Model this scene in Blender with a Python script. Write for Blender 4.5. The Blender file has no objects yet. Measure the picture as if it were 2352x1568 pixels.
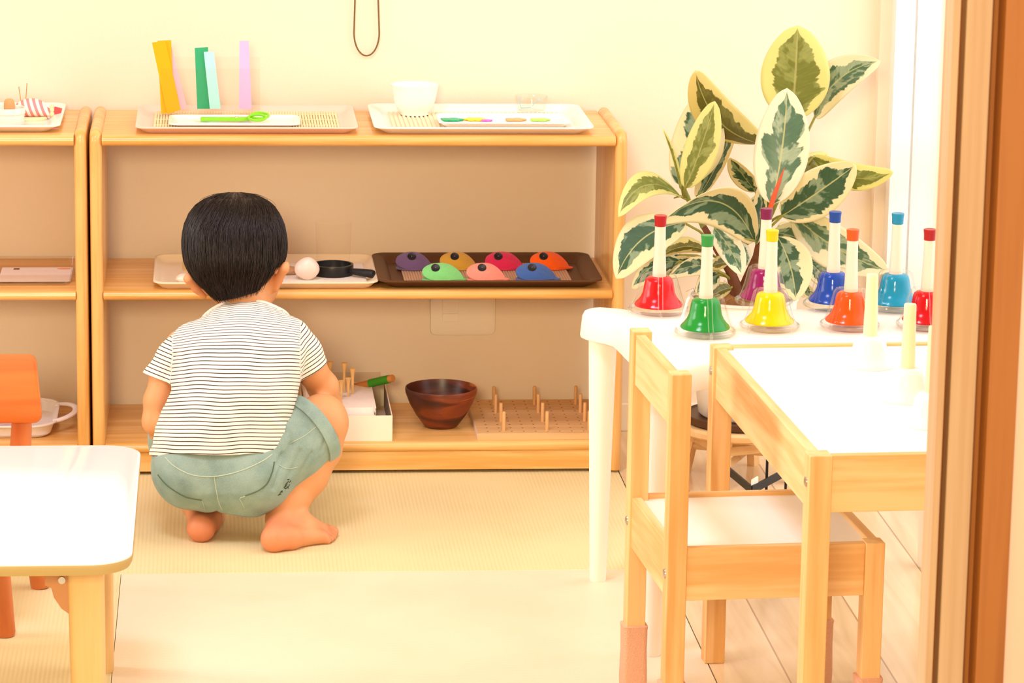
import bpy, bmesh, math, random
import numpy as np
from mathutils import Vector, Matrix
from mathutils.bvhtree import BVHTree

rnd = random.Random(7)
C = bpy.context.scene.collection
PI = math.pi

# ------------------------------------------------------------------ camera
FPX, PITCH, YAW, ROLL, EYE = 7809.336, 0.21497, 0.08956, 0.01524, 1.44226
_cp, _sp, _cy, _sy = math.cos(PITCH), math.sin(PITCH), math.cos(YAW), math.sin(YAW)
FW = np.array([_sy*_cp, _cy*_cp, -_sp])
_r0 = np.array([_cy, -_sy, 0.0])
_u0 = np.cross(_r0, FW)
RT = _r0*math.cos(ROLL) + _u0*math.sin(ROLL)
UP = -_r0*math.sin(ROLL) + _u0*math.cos(ROLL)
CAM = np.array([0, 0, EYE])
cam_data = bpy.data.cameras.new('camera')
cam = bpy.data.objects.new('camera', cam_data)
C.objects.link(cam)
M3 = Matrix((RT.tolist(), UP.tolist(), (-FW).tolist())).transposed()
cam.matrix_world = Matrix.Translation((0, 0, EYE)) @ M3.to_4x4()
cam_data.sensor_width = 36.0
cam_data.lens = 36.0*FPX/2352.0
cam_data.clip_start = 0.05
cam_data.clip_end = 60
cam_data.dof.use_dof = True
cam_data.dof.focus_distance = 5.1
cam_data.dof.aperture_fstop = 29.0
bpy.context.scene.camera = cam

# ------------------------------------------------------------------ light
sc = bpy.context.scene
sc.view_settings.view_transform = 'Standard'
sc.view_settings.look = 'None'
sc.view_settings.gamma = 1.0
sc.view_settings.use_curve_mapping = False
sc.view_settings.exposure = 0.0

world = bpy.data.worlds.new('World')
sc.world = world
world.use_nodes = True
wn_ = world.node_tree
bgn = wn_.nodes['Background']
_tc = wn_.nodes.new('ShaderNodeTexCoord'); _sp = wn_.nodes.new('ShaderNodeSeparateXYZ')
_mr = wn_.nodes.new('ShaderNodeMapRange'); _mr.interpolation_type = 'SMOOTHSTEP'
_mr.inputs['From Min'].default_value = -0.05; _mr.inputs['From Max'].default_value = 0.25
_mx = wn_.nodes.new('ShaderNodeMix'); _mx.data_type = 'RGBA'
_mx.inputs['A'].default_value = (0.68, 0.46, 0.23, 1)       # dim warm interior behind the viewer
_mx.inputs['B'].default_value = (1.5, 1.42, 1.42, 1)          # bright hazy sky on the window side
wn_.links.new(_tc.outputs['Generated'], _sp.inputs[0]); wn_.links.new(_sp.outputs['X'], _mr.inputs['Value'])
wn_.links.new(_mr.outputs[0], _mx.inputs['Factor']); wn_.links.new(_mx.outputs['Result'], bgn.inputs[0])
bgn.inputs[1].default_value = 1.0

# clear plastics and glass need many see-through layers
sc.cycles.transparent_max_bounces = 32

def area(name, loc, target, sx, sy, power, col, spread=PI):
    l = bpy.data.lights.new(name, 'AREA')
    l.shape = 'RECTANGLE'
    l.size, l.size_y = sx, sy
    l.energy = power
    l.color = col
    l.spread = spread
    o = bpy.data.objects.new(name, l)
    C.objects.link(o)
    o.location = loc
    o.rotation_euler = (Vector(target)-Vector(loc)).to_track_quat('-Z', 'Y').to_euler()
    return o

area('ceiling_lamp_light', (-0.30, 3.85, 2.33), (-0.30, 3.86, 0), 0.55, 0.55, 32, (0.80, 0.755, 1.0))
area('ceiling_lamp_light', (0.35, 4.7, 2.33), (0.35, 4.71, 0), 0.30, 0.30, 4, (1.0, 0.9, 0.8))
area('added_front_fill', (-0.5, -0.9, 2.0), (0.1, 4.5, 0.4), 0.7, 0.7, 132, (1.0, 0.795, 0.50))  # added fill from behind the camera, lifts the door jamb and shelf insides
area('left_window_daylight', (-1.98, 4.75, 1.15), (0.75, 4.20, 0.36), 1.0, 1.0, 10, (1.0, 0.98, 1.0), math.radians(90))
area('right_window_daylight', (1.75, 5.0, 1.15), (0.6, 5.1, 0.5), 1.5, 1.9, 16, (1.0, 0.97, 0.97))

# ------------------------------------------------------------------ helpers
def Zp(px, py, z=0.0):            # point of a horizontal plane seen at a photo pixel
    d = FW + RT*(px-1176)/FPX - UP*(py-784)/FPX
    return CAM + d*(z-EYE)/d[2]

def Yp(px, py, y):                # point of an upright plane parallel to the back wall
    d = FW + RT*(px-1176)/FPX - UP*(py-784)/FPX
    return CAM + d*y/d[1]

def Dp(px, py, dep):              # point at a given distance in front of the lens
    return CAM + dep*(FW + RT*(px-1176)/FPX - UP*(py-784)/FPX)

def srgb(r, g, b):
    f = lambda c: (c/255/12.92) if c/255 <= 0.04045 else ((c/255+0.055)/1.055)**2.4
    return (f(r), f(g), f(b), 1.0)

MATS = {}
def _new(name):
    m = bpy.data.materials.new(name)
    m.use_nodes = True
    MATS[name] = m
    nt = m.node_tree
    return m, nt, nt.nodes['Principled BSDF']

def mat(name, col, rough=0.5, spec=0.4, trans=0.0, noise=0.0, nscale=40, bump=0.0, metal=0.0, sss=0.0, coat=0.0, ior=1.45, sheen=0.0):
    m, nt, b = _new(name)
    b.inputs['Base Color'].default_value = col
    b.inputs['Roughness'].default_value = rough
    b.inputs['Specular IOR Level'].default_value = spec
    b.inputs['Transmission Weight'].default_value = trans
    b.inputs['Metallic'].default_value = metal
    b.inputs['IOR'].default_value = ior
    b.inputs['Coat Weight'].default_value = coat
    b.inputs['Sheen Weight'].default_value = sheen
    if sss:
        b.inputs['Subsurface Weight'].default_value = sss
        b.inputs['Subsurface Radius'].default_value = (0.006, 0.003, 0.0018)
        b.inputs['Subsurface Scale'].default_value = 1.0
    if noise or bump:
        tc = nt.nodes.new('ShaderNodeTexCoord')
        n = nt.nodes.new('ShaderNodeTexNoise')
        n.inputs['Scale'].default_value = nscale
        n.inputs['Detail'].default_value = 5
        nt.links.new(tc.outputs['Object'], n.inputs['Vector'])
        if noise:
            hs = nt.nodes.new('ShaderNodeMapRange')
            hs.inputs['From Min'].default_value = 0.25
            hs.inputs['From Max'].default_value = 0.75
            hs.inputs['To Min'].default_value = 1-noise
            hs.inputs['To Max'].default_value = 1+noise
            nt.links.new(n.outputs['Fac'], hs.inputs['Value'])
            v = nt.nodes.new('ShaderNodeVectorMath')
            v.operation = 'SCALE'
            v.inputs[0].default_value = col[:3]
            nt.links.new(hs.outputs['Result'], v.inputs['Scale'])
            nt.links.new(v.outputs['Vector'], b.inputs['Base Color'])
        if bump:
            bp = nt.nodes.new('ShaderNodeBump')
            bp.inputs['Strength'].default_value = bump
            bp.inputs['Distance'].default_value = 0.002
            nt.links.new(n.outputs['Fac'], bp.inputs['Height'])
            nt.links.new(bp.outputs['Normal'], b.inputs['Normal'])
    return m

def wood(name, c1, c2, axis='x', rough=0.4, scale=22, coat=0.0, stretch=14, contrast=(0.3, 0.7)):
    m, nt, b = _new(name)
    N = nt.nodes.new
    tc = N('ShaderNodeTexCoord'); mp = N('ShaderNodeMapping')
    s = [1.0, 1.0, 1.0]; s['xyz'.index(axis)] = 1.0/stretch
    mp.inputs['Scale'].default_value = s
    oi = N('ShaderNodeObjectInfo'); vm = N('ShaderNodeVectorMath'); vm.operation = 'ADD'
    sc1 = N('ShaderNodeMath'); sc1.operation = 'MULTIPLY'; sc1.inputs[1].default_value = 3.7
    nt.links.new(oi.outputs['Random'], sc1.inputs[0])
    nt.links.new(tc.outputs['Object'], vm.inputs[0]); nt.links.new(sc1.outputs[0], vm.inputs[1])
    nt.links.new(vm.outputs[0], mp.inputs['Vector'])
    n1 = N('ShaderNodeTexNoise'); n1.inputs['Scale'].default_value = scale; n1.inputs['Detail'].default_value = 3
    n1.inputs['Distortion'].default_value = 0.6
    w = N('ShaderNodeMath'); w.operation = 'MULTIPLY'; w.inputs[1].default_value = 7.0
    fr = N('ShaderNodeMath'); fr.operation = 'PINGPONG'; fr.inputs[1].default_value = 1.0
    n2 = N('ShaderNodeTexNoise'); n2.inputs['Scale'].default_value = scale*9; n2.inputs['Detail'].default_value = 3
    nt.links.new(mp.outputs[0], n1.inputs['Vector']); nt.links.new(mp.outputs[0], n2.inputs['Vector'])
    nt.links.new(n1.outputs['Fac'], w.inputs[0]); nt.links.new(w.outputs[0], fr.inputs[0])
    mx = N('ShaderNodeMath'); mx.operation = 'MULTIPLY_ADD'; mx.inputs[1].default_value = 0.45
    nt.links.new(fr.outputs[0], mx.inputs[0])
    h = N('ShaderNodeMath'); h.operation = 'MULTIPLY'; h.inputs[1].default_value = 0.6
    nt.links.new(n2.outputs['Fac'], h.inputs[0]); nt.links.new(h.outputs[0], mx.inputs[2])
    cr = N('ShaderNodeValToRGB')
    cr.color_ramp.elements[0].position = contrast[0]; cr.color_ramp.elements[0].color = c1
    cr.color_ramp.elements[1].position = contrast[1]; cr.color_ramp.elements[1].color = c2
    nt.links.new(mx.outputs[0], cr.inputs['Fac'])
    nt.links.new(cr.outputs['Color'], b.inputs['Base Color'])
    b.inputs['Roughness'].default_value = rough
    b.inputs['Coat Weight'].default_value = coat
    b.inputs['Coat Roughness'].default_value = 0.15
    return m

def clear(name, tint=(1, 1, 1, 1), gloss=0.0, rough=0.03, fres=0.7):
    """thin clear plastic or glass: mostly transparent, with mirror reflections at grazing angles"""
    m, nt, b = _new(name)
    nt.nodes.remove(b)
    out = nt.nodes['Material Output']
    t = nt.nodes.new('ShaderNodeBsdfTransparent'); t.inputs[0].default_value = tint
    g = nt.nodes.new('ShaderNodeBsdfGlossy'); g.inputs['Roughness'].default_value = rough
    f = nt.nodes.new('ShaderNodeLayerWeight'); f.inputs['Blend'].default_value = 0.5
    pw_ = nt.nodes.new('ShaderNodeMath'); pw_.operation = 'POWER'; pw_.inputs[1].default_value = 5.0
    nt.links.new(f.outputs['Facing'], pw_.inputs[0])
    a = nt.nodes.new('ShaderNodeMath'); a.operation = 'MULTIPLY_ADD'
    a.inputs[1].default_value = fres; a.inputs[2].default_value = gloss
    a.use_clamp = True
    mx = nt.nodes.new('ShaderNodeMixShader')
    nt.links.new(pw_.outputs[0], a.inputs[0]); nt.links.new(a.outputs[0], mx.inputs[0])
    nt.links.new(t.outputs[0], mx.inputs[1]); nt.links.new(g.outputs[0], mx.inputs[2])
    nt.links.new(mx.outputs[0], out.inputs['Surface'])
    return m

class MB:
    def __init__(s):
        s.v = []; s.f = []; s.mi = []
    def add(s, vs, fs, mi=0):
        o = len(s.v)
        s.v += [tuple(float(c) for c in p) for p in vs]
        s.f += [tuple(o+i for i in q) for q in fs]
        s.mi += [mi]*len(fs)
        return s
    def box(s, x0, x1, y0, y1, z0, z1, mi=0, rot=None, piv=None):
        vs = [(x, y, z) for z in (z0, z1) for y in (y0, y1) for x in (x0, x1)]
        if rot is not None:
            pv = Vector(piv) if piv is not None else Vector(((x0+x1)/2, (y0+y1)/2, (z0+z1)/2))
            vs = [tuple(rot @ (Vector(p)-pv) + pv) for p in vs]
        return s.add(vs, [(0, 2, 3, 1), (4, 5, 7, 6), (0, 1, 5, 4), (2, 6, 7, 3), (0, 4, 6, 2), (1, 3, 7, 5)], mi)
    def tube(s, pts, r, n=10, cap=True, closed=False, mi=0, sx=1.0):
        pts = [np.array(p, float) for p in pts]
        m = len(pts)
        rs = [r]*m if np.isscalar(r) else list(r)
        tg = []
        for i in range(m):
            a = pts[(i-1) % m] if (closed or i > 0) else pts[i]
            b = pts[(i+1) % m] if (closed or i < m-1) else pts[i]
            t = b-a; tg.append(t/(np.linalg.norm(t)+1e-12))
        ref = np.array([0, 0, 1.0]) if abs(tg[0][2]) < 0.9 else np.array([1.0, 0, 0])
        nn = ref - tg[0]*ref.dot(tg[0]); nn /= np.linalg.norm(nn)
        vs = []
        for i in range(m):
            nn = nn - tg[i]*nn.dot(tg[i]); nn /= (np.linalg.norm(nn)+1e-12)
            bb = np.cross(tg[i], nn)
            for k in range(n):
                a = 2*PI*k/n
                vs.append(pts[i] + rs[i]*(math.cos(a)*nn*sx + math.sin(a)*bb))
        fs = []
        for i in range(m if closed else m-1):
            j = (i+1) % m
            for k in range(n):
                k2 = (k+1) % n
                fs.append((i*n+k, i*n+k2, j*n+k2, j*n+k))
        if cap and not closed:
            fs.append(tuple(range(n-1, -1, -1)))
            fs.append(tuple((m-1)*n+k for k in range(n)))
        return s.add(vs, fs, mi)
    def cone(s, a, b, ra, rb, n=28, mi=0):
        return s.tube([a, b], [ra, rb], n=n, mi=mi)
    def lathe(s, prof, n=40, c=(0, 0, 0), mi=0, close=False, mod=None):
        vs = []; fs = []; m = len(prof)
        for i, (r, z) in enumerate(prof):
            for k in range(n):
                a = 2*PI*k/n
                rr = r*(mod(a, i/(m-1)) if mod else 1)
                vs.append((c[0]+rr*math.cos(a), c[1]+rr*math.sin(a), c[2]+z))
        for i in range(m if close else m-1):
            j = (i+1) % m
            for k in range(n):
                k2 = (k+1) % n
                fs.append((i*n+k, i*n+k2, j*n+k2, j*n+k))
        return s.add(vs, fs, mi)
    def rings(s, rings, cap0=True, cap1=True, mi=0):
        n = len(rings[0]); vs = [p for r in rings for p in r]; fs = []
        for i in range(len(rings)-1):
            for k in range(n):
                k2 = (k+1) % n
                fs.append((i*n+k, i*n+k2, (i+1)*n+k2, (i+1)*n+k))
        if cap0: fs.append(tuple(range(n-1, -1, -1)))
        if cap1: fs.append(tuple((len(rings)-1)*n+k for k in range(n)))
        return s.add(vs, fs, mi)
    def prism(s, outline, z0, z1, mi=0):
        return s.rings([[(x, y, z0) for x, y in outline], [(x, y, z1) for x, y in outline]], mi=mi)
    def ell(s, c, r, n=20, m=12, mi=0, basis=None):
        vs = []; fs = []
        B = basis if basis is not None else np.eye(3)
        for i in range(m+1):
            t = PI*i/m
            for k in range(n):
                a = 2*PI*k/n
                p = np.array([r[0]*math.sin(t)*math.cos(a), r[1]*math.sin(t)*math.sin(a), -r[2]*math.cos(t)])
                vs.append(np.array(c) + B.T @ p)
        for i in range(m):
            for k in range(n):
                k2 = (k+1) % n
                fs.append((i*n+k, i*n+k2, (i+1)*n+k2, (i+1)*n+k))
        return s.add(vs, fs, mi)
    def build(s, name, mats, parent=None, loc=None, bevel=0.0, seg=3, sharp=42, smooth=True, label=None):
        off = np.zeros(3)
        p = parent
        while p is not None:
            off += np.array(p.location); p = p.parent
        if loc is not None: off += np.array(loc)
        me = bpy.data.meshes.new(name)
        me.from_pydata([tuple(np.array(v)-off) for v in s.v], [], s.f)
        bm = bmesh.new(); bm.from_mesh(me)
        bmesh.ops.remove_doubles(bm, verts=bm.verts, dist=1e-6)
        bmesh.ops.recalc_face_normals(bm, faces=bm.faces)
        keep = len(bm.faces) == len(s.f)
        bm.to_mesh(me); bm.free()
        if not isinstance(mats, (list, tuple)): mats = [mats]
        for m in mats: me.materials.append(m)
        if len(mats) > 1 and keep:
            for i, pol in enumerate(me.polygons): pol.material_index = s.mi[i]
        for pol in me.polygons: pol.use_smooth = smooth
        if smooth: me.set_sharp_from_angle(angle=math.radians(sharp))
        o = bpy.data.objects.new(name, me)
        C.objects.link(o)
        if parent is not None: o.parent = parent
        if loc is not None: o.location = loc
        if bevel:
            bv = o.modifiers.new('bevel', 'BEVEL')
            bv.width = bevel; bv.segments = seg; bv.limit_method = 'ANGLE'; bv.angle_limit = math.radians(50)
            bv.harden_normals = True
        if label: o['label'] = label
        return o

def tag(o, label=None, cat=None, group=None, kind=None):
    if label: o['label'] = label
    if cat: o['category'] = cat
    if group: o['group'] = group
    if kind: o['kind'] = kind
    return o

def thing(name, label, cat, loc=(0, 0, 0), rz=0.0, group=None):
    o = bpy.data.objects.new(name, None)
    o.empty_display_size = 0.05
    C.objects.link(o)
    o.location = loc
    o.rotation_euler = (0, 0, rz)
    return tag(o, label, cat, group)

def struct(mb, name, m, bevel=0.0, **k):
    return tag(mb.build(name, m, bevel=bevel, **k), kind='structure')

def dup(root, loc, rz=None, label=None, group=None):
    def rec(o, par):
        c = o.copy(); C.objects.link(c); c.parent = par
        for ch in list(o.children): rec(ch, c)
        return c
    r = rec(root, None)
    r.location = loc
    if rz is not None: r.rotation_euler = (0, 0, rz)
    if label: r['label'] = label
    if group: r['group'] = group
    return r

def rrect(w, d, r, n=8, cx=0.0, cy=0.0):
    out = []
    for qx, qy, a0 in ((1, 1, 0), (-1, 1, PI/2), (-1, -1, PI), (1, -1, 3*PI/2)):
        for k in range(n+1):
            a = a0 + PI/2*k/n
            out.append((cx+qx*(w/2-r)+r*math.cos(a), cy+qy*(d/2-r)+r*math.sin(a)))
    return out

# ------------------------------------------------------------------ shared materials
M_wall = mat('wall_paper', srgb(240, 226, 203), 0.9, 0.2, bump=0.10, nscale=260)
M_ceil = mat('ceiling_paint', srgb(245, 242, 235), 0.9, 0.2, noise=0.02)
M_pine = wood('pine_x', srgb(220, 160, 78), srgb(238, 188, 114), 'x', 0.35, 16, coat=0.35)
M_pinez = wood('pine_z', srgb(218, 156, 74), srgb(236, 184, 108), 'z', 0.35, 16, coat=0.35)
M_latt_x = wood('light_pine_x', srgb(222, 170, 102), srgb(242, 202, 144), 'x', 0.5, 14)
M_latt_y = wood('light_pine_y', srgb(222, 170, 102), srgb(242, 202, 144), 'y', 0.5, 14)
M_latt_z = wood('light_pine_z', srgb(220, 166, 98), srgb(238, 194, 132), 'z', 0.5, 14)
M_white = mat('white_laminate', srgb(246, 243, 238), 0.35, 0.4)
M_plastic = mat('white_plastic', srgb(246, 240, 226), 0.4, 0.4)
M_trayw = mat('white_melamine', srgb(246, 240, 232), 0.3, 0.45)
M_steel = mat('steel', srgb(190, 185, 178), 0.3, 0.5, metal=1.0)
M_clear = clear('clear_plastic', (0.985, 0.98, 0.97, 1), 0.01, 0.05, 0.35)
M_black = mat('black_plastic', srgb(24, 24, 26), 0.35, 0.5)
# ------------------------------------------------------------------ the room
WX = 1.157           # right wall
WY = 5.84            # back wall
m_floor, nt, b = _new('floor_boards')
N = nt.nodes.new
tc = N('ShaderNodeTexCoord'); sp = N('ShaderNodeSeparateXYZ')
nt.links.new(tc.outputs['Object'], sp.inputs[0])
bx = N('ShaderNodeMath'); bx.operation = 'SUBTRACT'; bx.inputs[1].default_value = 0.638
dv = N('ShaderNodeMath'); dv.operation = 'DIVIDE'; dv.inputs[1].default_value = 0.1455
fl = N('ShaderNodeMath'); fl.operation = 'FLOOR'; frc = N('ShaderNodeMath'); frc.operation = 'FRACT'
nt.links.new(sp.outputs['X'], bx.inputs[0]); nt.links.new(bx.outputs[0], dv.inputs[0])
nt.links.new(dv.outputs[0], fl.inputs[0]); nt.links.new(dv.outputs[0], frc.inputs[0])
cmb = N('ShaderNodeCombineXYZ')
ys_ = N('ShaderNodeMath'); ys_.operation = 'MULTIPLY'; ys_.inputs[1].default_value = 0.07
nt.links.new(sp.outputs['X'], cmb.inputs[0]); nt.links.new(sp.outputs['Y'], ys_.inputs[0])
nt.links.new(ys_.outputs[0], cmb.inputs[1]); nt.links.new(fl.outputs[0], cmb.inputs[2])
nz = N('ShaderNodeTexNoise'); nz.inputs['Scale'].default_value = 30; nz.inputs['Detail'].default_value = 5; nz.inputs['Distortion'].default_value = 1.2
nt.links.new(cmb.outputs[0], nz.inputs['Vector'])
wn = N('ShaderNodeTexWhiteNoise'); wn.noise_dimensions = '1D'
nt.links.new(fl.outputs[0], wn.inputs['W'])
ad = N('ShaderNodeMath'); ad.operation = 'MULTIPLY_ADD'; ad.inputs[1].default_value = 0.35
nt.links.new(wn.outputs['Value'], ad.inputs[0]); nt.links.new(nz.outputs['Fac'], ad.inputs[2])
cr = N('ShaderNodeValToRGB')
cr.color_ramp.elements[0].position = 0.35; cr.color_ramp.elements[0].color = srgb(205, 172, 126)
cr.color_ramp.elements[1].position = 0.95; cr.color_ramp.elements[1].color = srgb(234, 208, 168)
nt.links.new(ad.outputs[0], cr.inputs['Fac'])
sm = N('ShaderNodeMath'); sm.operation = 'LESS_THAN'; sm.inputs[1].default_value = 0.018
nt.links.new(frc.outputs[0], sm.inputs[0])
mxc = N('ShaderNodeMix'); mxc.data_type = 'RGBA'; mxc.inputs['B'].default_value = srgb(170, 132, 88)
nt.links.new(sm.outputs[0], mxc.inputs['Factor']); nt.links.new(cr.outputs['Color'], mxc.inputs['A'])
nt.links.new(mxc.outputs['Result'], b.inputs['Base Color'])
b.inputs['Roughness'].default_value = 0.16
b.inputs['Specular IOR Level'].default_value = 0.6

struct(MB().box(-2.2, 2.2, -1.2, 6.0, -0.09, -0.03).box(0.684, 1.5, 2.0, 5.9, -0.03, 0.0)
       .box(-2.2, 1.5, -1.2, 2.9, -0.03, 0.0).box(-2.2, 0.684, 5.602, 5.9, -0.03, -0.002), 'floor', m_floor, smooth=False)
struct(MB().box(-2.2, 1.5, WY, WY+0.1, -0.03, 2.42), 'wall_back', M_wall, smooth=False)
struct(MB().box(-2.2, 2.2, 2.4, 6.0, 2.42, 2.5), 'ceiling', M_ceil, smooth=False)
# left wall with its window opening
struct(MB().box(-1.9, -1.8, 2.4, 4.15, -0.03, 2.42).box(-1.9, -1.8, 5.45, WY, -0.03, 2.42)
       .box(-1.9, -1.8, 4.15, 5.45, -0.03, 0.55).box(-1.9, -1.8, 4.15, 5.45, 1.75, 2.42), 'wall_left', M_wall, smooth=False)
# right wall with a sliding glass door
struct(MB().box(WX, WX+0.12, 5.815, WY, -0.03, 2.42).box(WX, WX+0.12, 2.4, 4.3, -0.03, 2.42)
       .box(WX, WX+0.12, 4.3, 5.815, 2.0, 2.42), 'wall_right', M_wall, smooth=False)
M_sash = mat('window_sash', srgb(238, 240, 238), 0.35, 0.5)
M_gask = mat('window_gasket', srgb(40, 96, 84), 0.5, 0.4)
w = struct(MB().box(WX+0.02, WX+0.10, 5.780, 5.815, 0, 2.0).box(WX+0.02, WX+0.10, 4.3, 4.335, 0, 2.0)
           .box(WX+0.02, WX+0.10, 4.335, 5.780, 0.0, 0.03).box(WX+0.02, WX+0.10, 4.335, 5.780, 1.97, 2.0), 'window_1', M_sash)
MB().box(WX+0.045, WX+0.068, 5.335, 5.345, 0.03, 1.97).build('sash_stile', M_sash, w)
MB().box(WX+0.040, WX+0.046, 5.205, 5.214, 0.03, 1.97).build('gasket', M_gask, w, label='dark green rubber seal of the window')
MB().box(WX+0.054, WX+0.058, 4.335, 5.780, 0.03, 1.97).build('pane', M_clear, w)
struct(MB().box(-1.88, -1.82, 4.15, 4.19, 0.55, 1.75).box(-1.88, -1.82, 5.41, 5.45, 0.55, 1.75)
       .box(-1.88, -1.82, 4.19, 5.41, 0.55, 0.59).box(-1.88, -1.82, 4.19, 5.41, 1.71, 1.75), 'window_2', M_sash)
# near door opening: grooved jamb posts and the wall beside them
M_jamb = wood('jamb_cedar', srgb(154, 90, 32), srgb(172, 108, 44), 'z', 0.5, 18, stretch=30)
M_jambl = wood('jamb_pale', srgb(194, 158, 116), srgb(210, 178, 138), 'z', 0.5, 18, stretch=30)
jy = 3.0
struct(MB().box(0.6625, 0.6690, jy-0.004, jy+0.035, 0, 2.1).box(0.6750, 0.6990, jy, jy+0.035, 0, 2.1)
       .box(0.6690, 0.6750, jy+0.014, jy+0.035, 0, 2.1), 'trim_1', M_jambl, bevel=0.0012)
struct(MB().box(0.6990, 0.7080, jy+0.016, jy+0.05, 0, 2.1).box(0.7080, 0.7345, jy-0.012, jy+0.05, 0, 2.1)
       .box(0.6688, 0.6752, jy+0.0135, jy+0.0142, 0, 2.1), 'trim_2', M_jamb, bevel=0.0015)
struct(MB().box(0.7345, 2.2, jy-0.006, jy+0.09, 0, 2.42), 'wall_front', mat('front_wall_paper', srgb(236, 202, 178), 0.9, 0.2, bump=0.2, nscale=260), bevel=0.001)
# skirting
M_skirt = mat('skirting', srgb(244, 232, 208), 0.5, 0.3)
struct(MB().box(-1.8, WX, WY-0.010, WY, 0, 0.05), 'baseboard_back', M_skirt, bevel=0.002)

# tatami mats, flush with the boards
def tatami(name, c1, c2, period, ax):
    m, nt, b = _new(name)
    N = nt.nodes.new
    tc = N('ShaderNodeTexCoord')
    wv = N('ShaderNodeTexWave'); wv.wave_type = 'BANDS'; wv.bands_direction = ax
    wv.inputs['Scale'].default_value = 2*PI/period/20.0
    wv.inputs['Distortion'].default_value = 0.4; wv.inputs['Detail'].default_value = 1
    nt.links.new(tc.outputs['Object'], wv.inputs['Vector'])
    mp = N('ShaderNodeMapping'); mp.inputs['Scale'].default_value = (900, 900, 1)
    mp.inputs['Scale'].default_value = (60, 900, 1) if ax == 'X' else (900, 200, 1)
    nt.links.new(tc.outputs['Object'], mp.inputs['Vector'])
    n = N('ShaderNodeTexNoise'); n.inputs['Scale'].default_value = 1; n.inputs['Detail'].default_value = 2
    nt.links.new(mp.outputs[0], n.inputs['Vector'])
    n3 = N('ShaderNodeTexNoise'); n3.inputs['Scale'].default_value = 5
    nt.links.new(tc.outputs['Object'], n3.inputs['Vector'])
    a = N('ShaderNodeMath'); a.operation = 'MULTIPLY_ADD'; a.inputs[1].default_value = 0.35
    nt.links.new(wv.outputs['Fac'], a.inputs[0])
    a2 = N('ShaderNodeMath'); a2.operation = 'MULTIPLY_ADD'; a2.inputs[1].default_value = 0.5
    nt.links.new(n.outputs['Fac'], a2.inputs[0]); nt.links.new(n3.outputs['Fac'], a2.inputs[2])
    nt.links.new(a2.outputs[0], a.inputs[2])
    cr = N('ShaderNodeValToRGB')
    cr.color_ramp.elements[0].position = 0.3; cr.color_ramp.elements[0].color = c1
    cr.color_ramp.elements[1].position = 1.1; cr.color_ramp.elements[1].color = c2
    nt.links.new(a.outputs[0], cr.inputs['Fac']); nt.links.new(cr.outputs['Color'], b.inputs['Base Color'])
    bp = N('ShaderNodeBump'); bp.inputs['Strength'].default_value = 0.25; bp.inputs['Distance'].default_value = 0.0015
    nt.links.new(a.outputs[0], bp.inputs['Height']); nt.links.new(bp.outputs[0], b.inputs['Normal'])
    b.inputs['Roughness'].default_value = 0.42
    b.inputs['Specular IOR Level'].default_value = 0.35
    return m
M_tat1 = tatami('tatami_ridged', srgb(210, 194, 138), srgb(230, 215, 164), 0.0062, 'X')
M_tat2 = tatami('tatami_fine', srgb(220, 198, 160), srgb(238, 218, 188), 0.004, 'Y')
tag(MB().box(-2.0, 0.6825, 4.956, 5.60, -0.03, 0.0).build('tatami_mat', M_tat1, loc=(0, 5.2, 0), bevel=0.0008), 'ridged straw tatami mat under the squatting child along the shelves', 'tatami mat')
tag(MB().box(-0.1400, 0.6825, 2.9, 4.955, -0.03, 0.0).build('tatami_mat', M_tat2, loc=(0.3, 4.0, 0), bevel=0.0005), 'pale smooth woven mat in the middle foreground before the seam', 'tatami mat')
tag(MB().box(-2.0, -0.1408, 2.9, 4.955, -0.03, 0.0).build('tatami_mat', M_tat1, loc=(-1, 4.0, 0), bevel=0.0005), 'ridged straw tatami mat under the folding table and orange chair', 'tatami mat')
# cord loop on the wall
pts = []
for k in range(25):
    a = PI*k/24
    pts.append(Yp(842-29*math.cos(a)*(1.0), 75+53*math.sin(a), WY-0.006))
l0 = Yp(820, -330, WY-0.006); r0 = Yp(866, -330, WY-0.006)
a0 = Yp(816, -20, WY-0.006); b0 = Yp(868, -20, WY-0.006)
o = MB().tube([l0, a0]+pts+[b0, r0], 0.0014, n=8).build('cord_loop', mat('cord', srgb(120, 92, 48), 0.7), loc=tuple(Yp(842, 128, WY-0.006)))
tag(o, 'thin brown cord loop hanging against the cream wall above the shelf', 'cord')
# wall socket plate
p0 = Yp(988, 690, WY); p1 = Yp(1137, 768, WY)
ox0, ox1, oz0 = p0[0], p1[0], p1[2]
t = thing('wall_socket', 'cream socket plate on the wall under the middle shelf', 'wall socket', ((ox0+ox1)/2, WY, oz0))
M_sock = mat('socket_plastic', srgb(244, 236, 218), 0.4, 0.4)
MB().rings([[(x, WY-0.0005, z) for x, z in rrect(ox1-ox0, 0.13, 0.010, cx=(ox0+ox1)/2, cy=oz0+0.065)],
            [(x, WY-0.006, z) for x, z in rrect(ox1-ox0-0.002, 0.128, 0.010, cx=(ox0+ox1)/2, cy=oz0+0.065)],
            [(x, WY-0.008, z) for x, z in rrect(ox1-ox0-0.016, 0.114, 0.008, cx=(ox0+ox1)/2, cy=oz0+0.065)]]).build('cover_plate', M_sock, t)
q = Yp(1034, 716, WY)
MB().box(q[0]-0.014, q[0]+0.014, WY-0.0095, WY-0.007, q[2]-0.016, q[2]-0.001).box(q[0]-0.014, q[0]+0.014, WY-0.0095, WY-0.007, q[2]+0.001, q[2]+0.03).build('blank_insert', M_sock, t, bevel=0.0006)
q = Yp(1093, 694, WY)
MB().box(q[0]-0.0145, q[0]+0.0145, WY-0.0095, WY-0.007, q[2]-0.011, q[2]+0.022).build('jack_insert', M_sock, t, bevel=0.0006)
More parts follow.
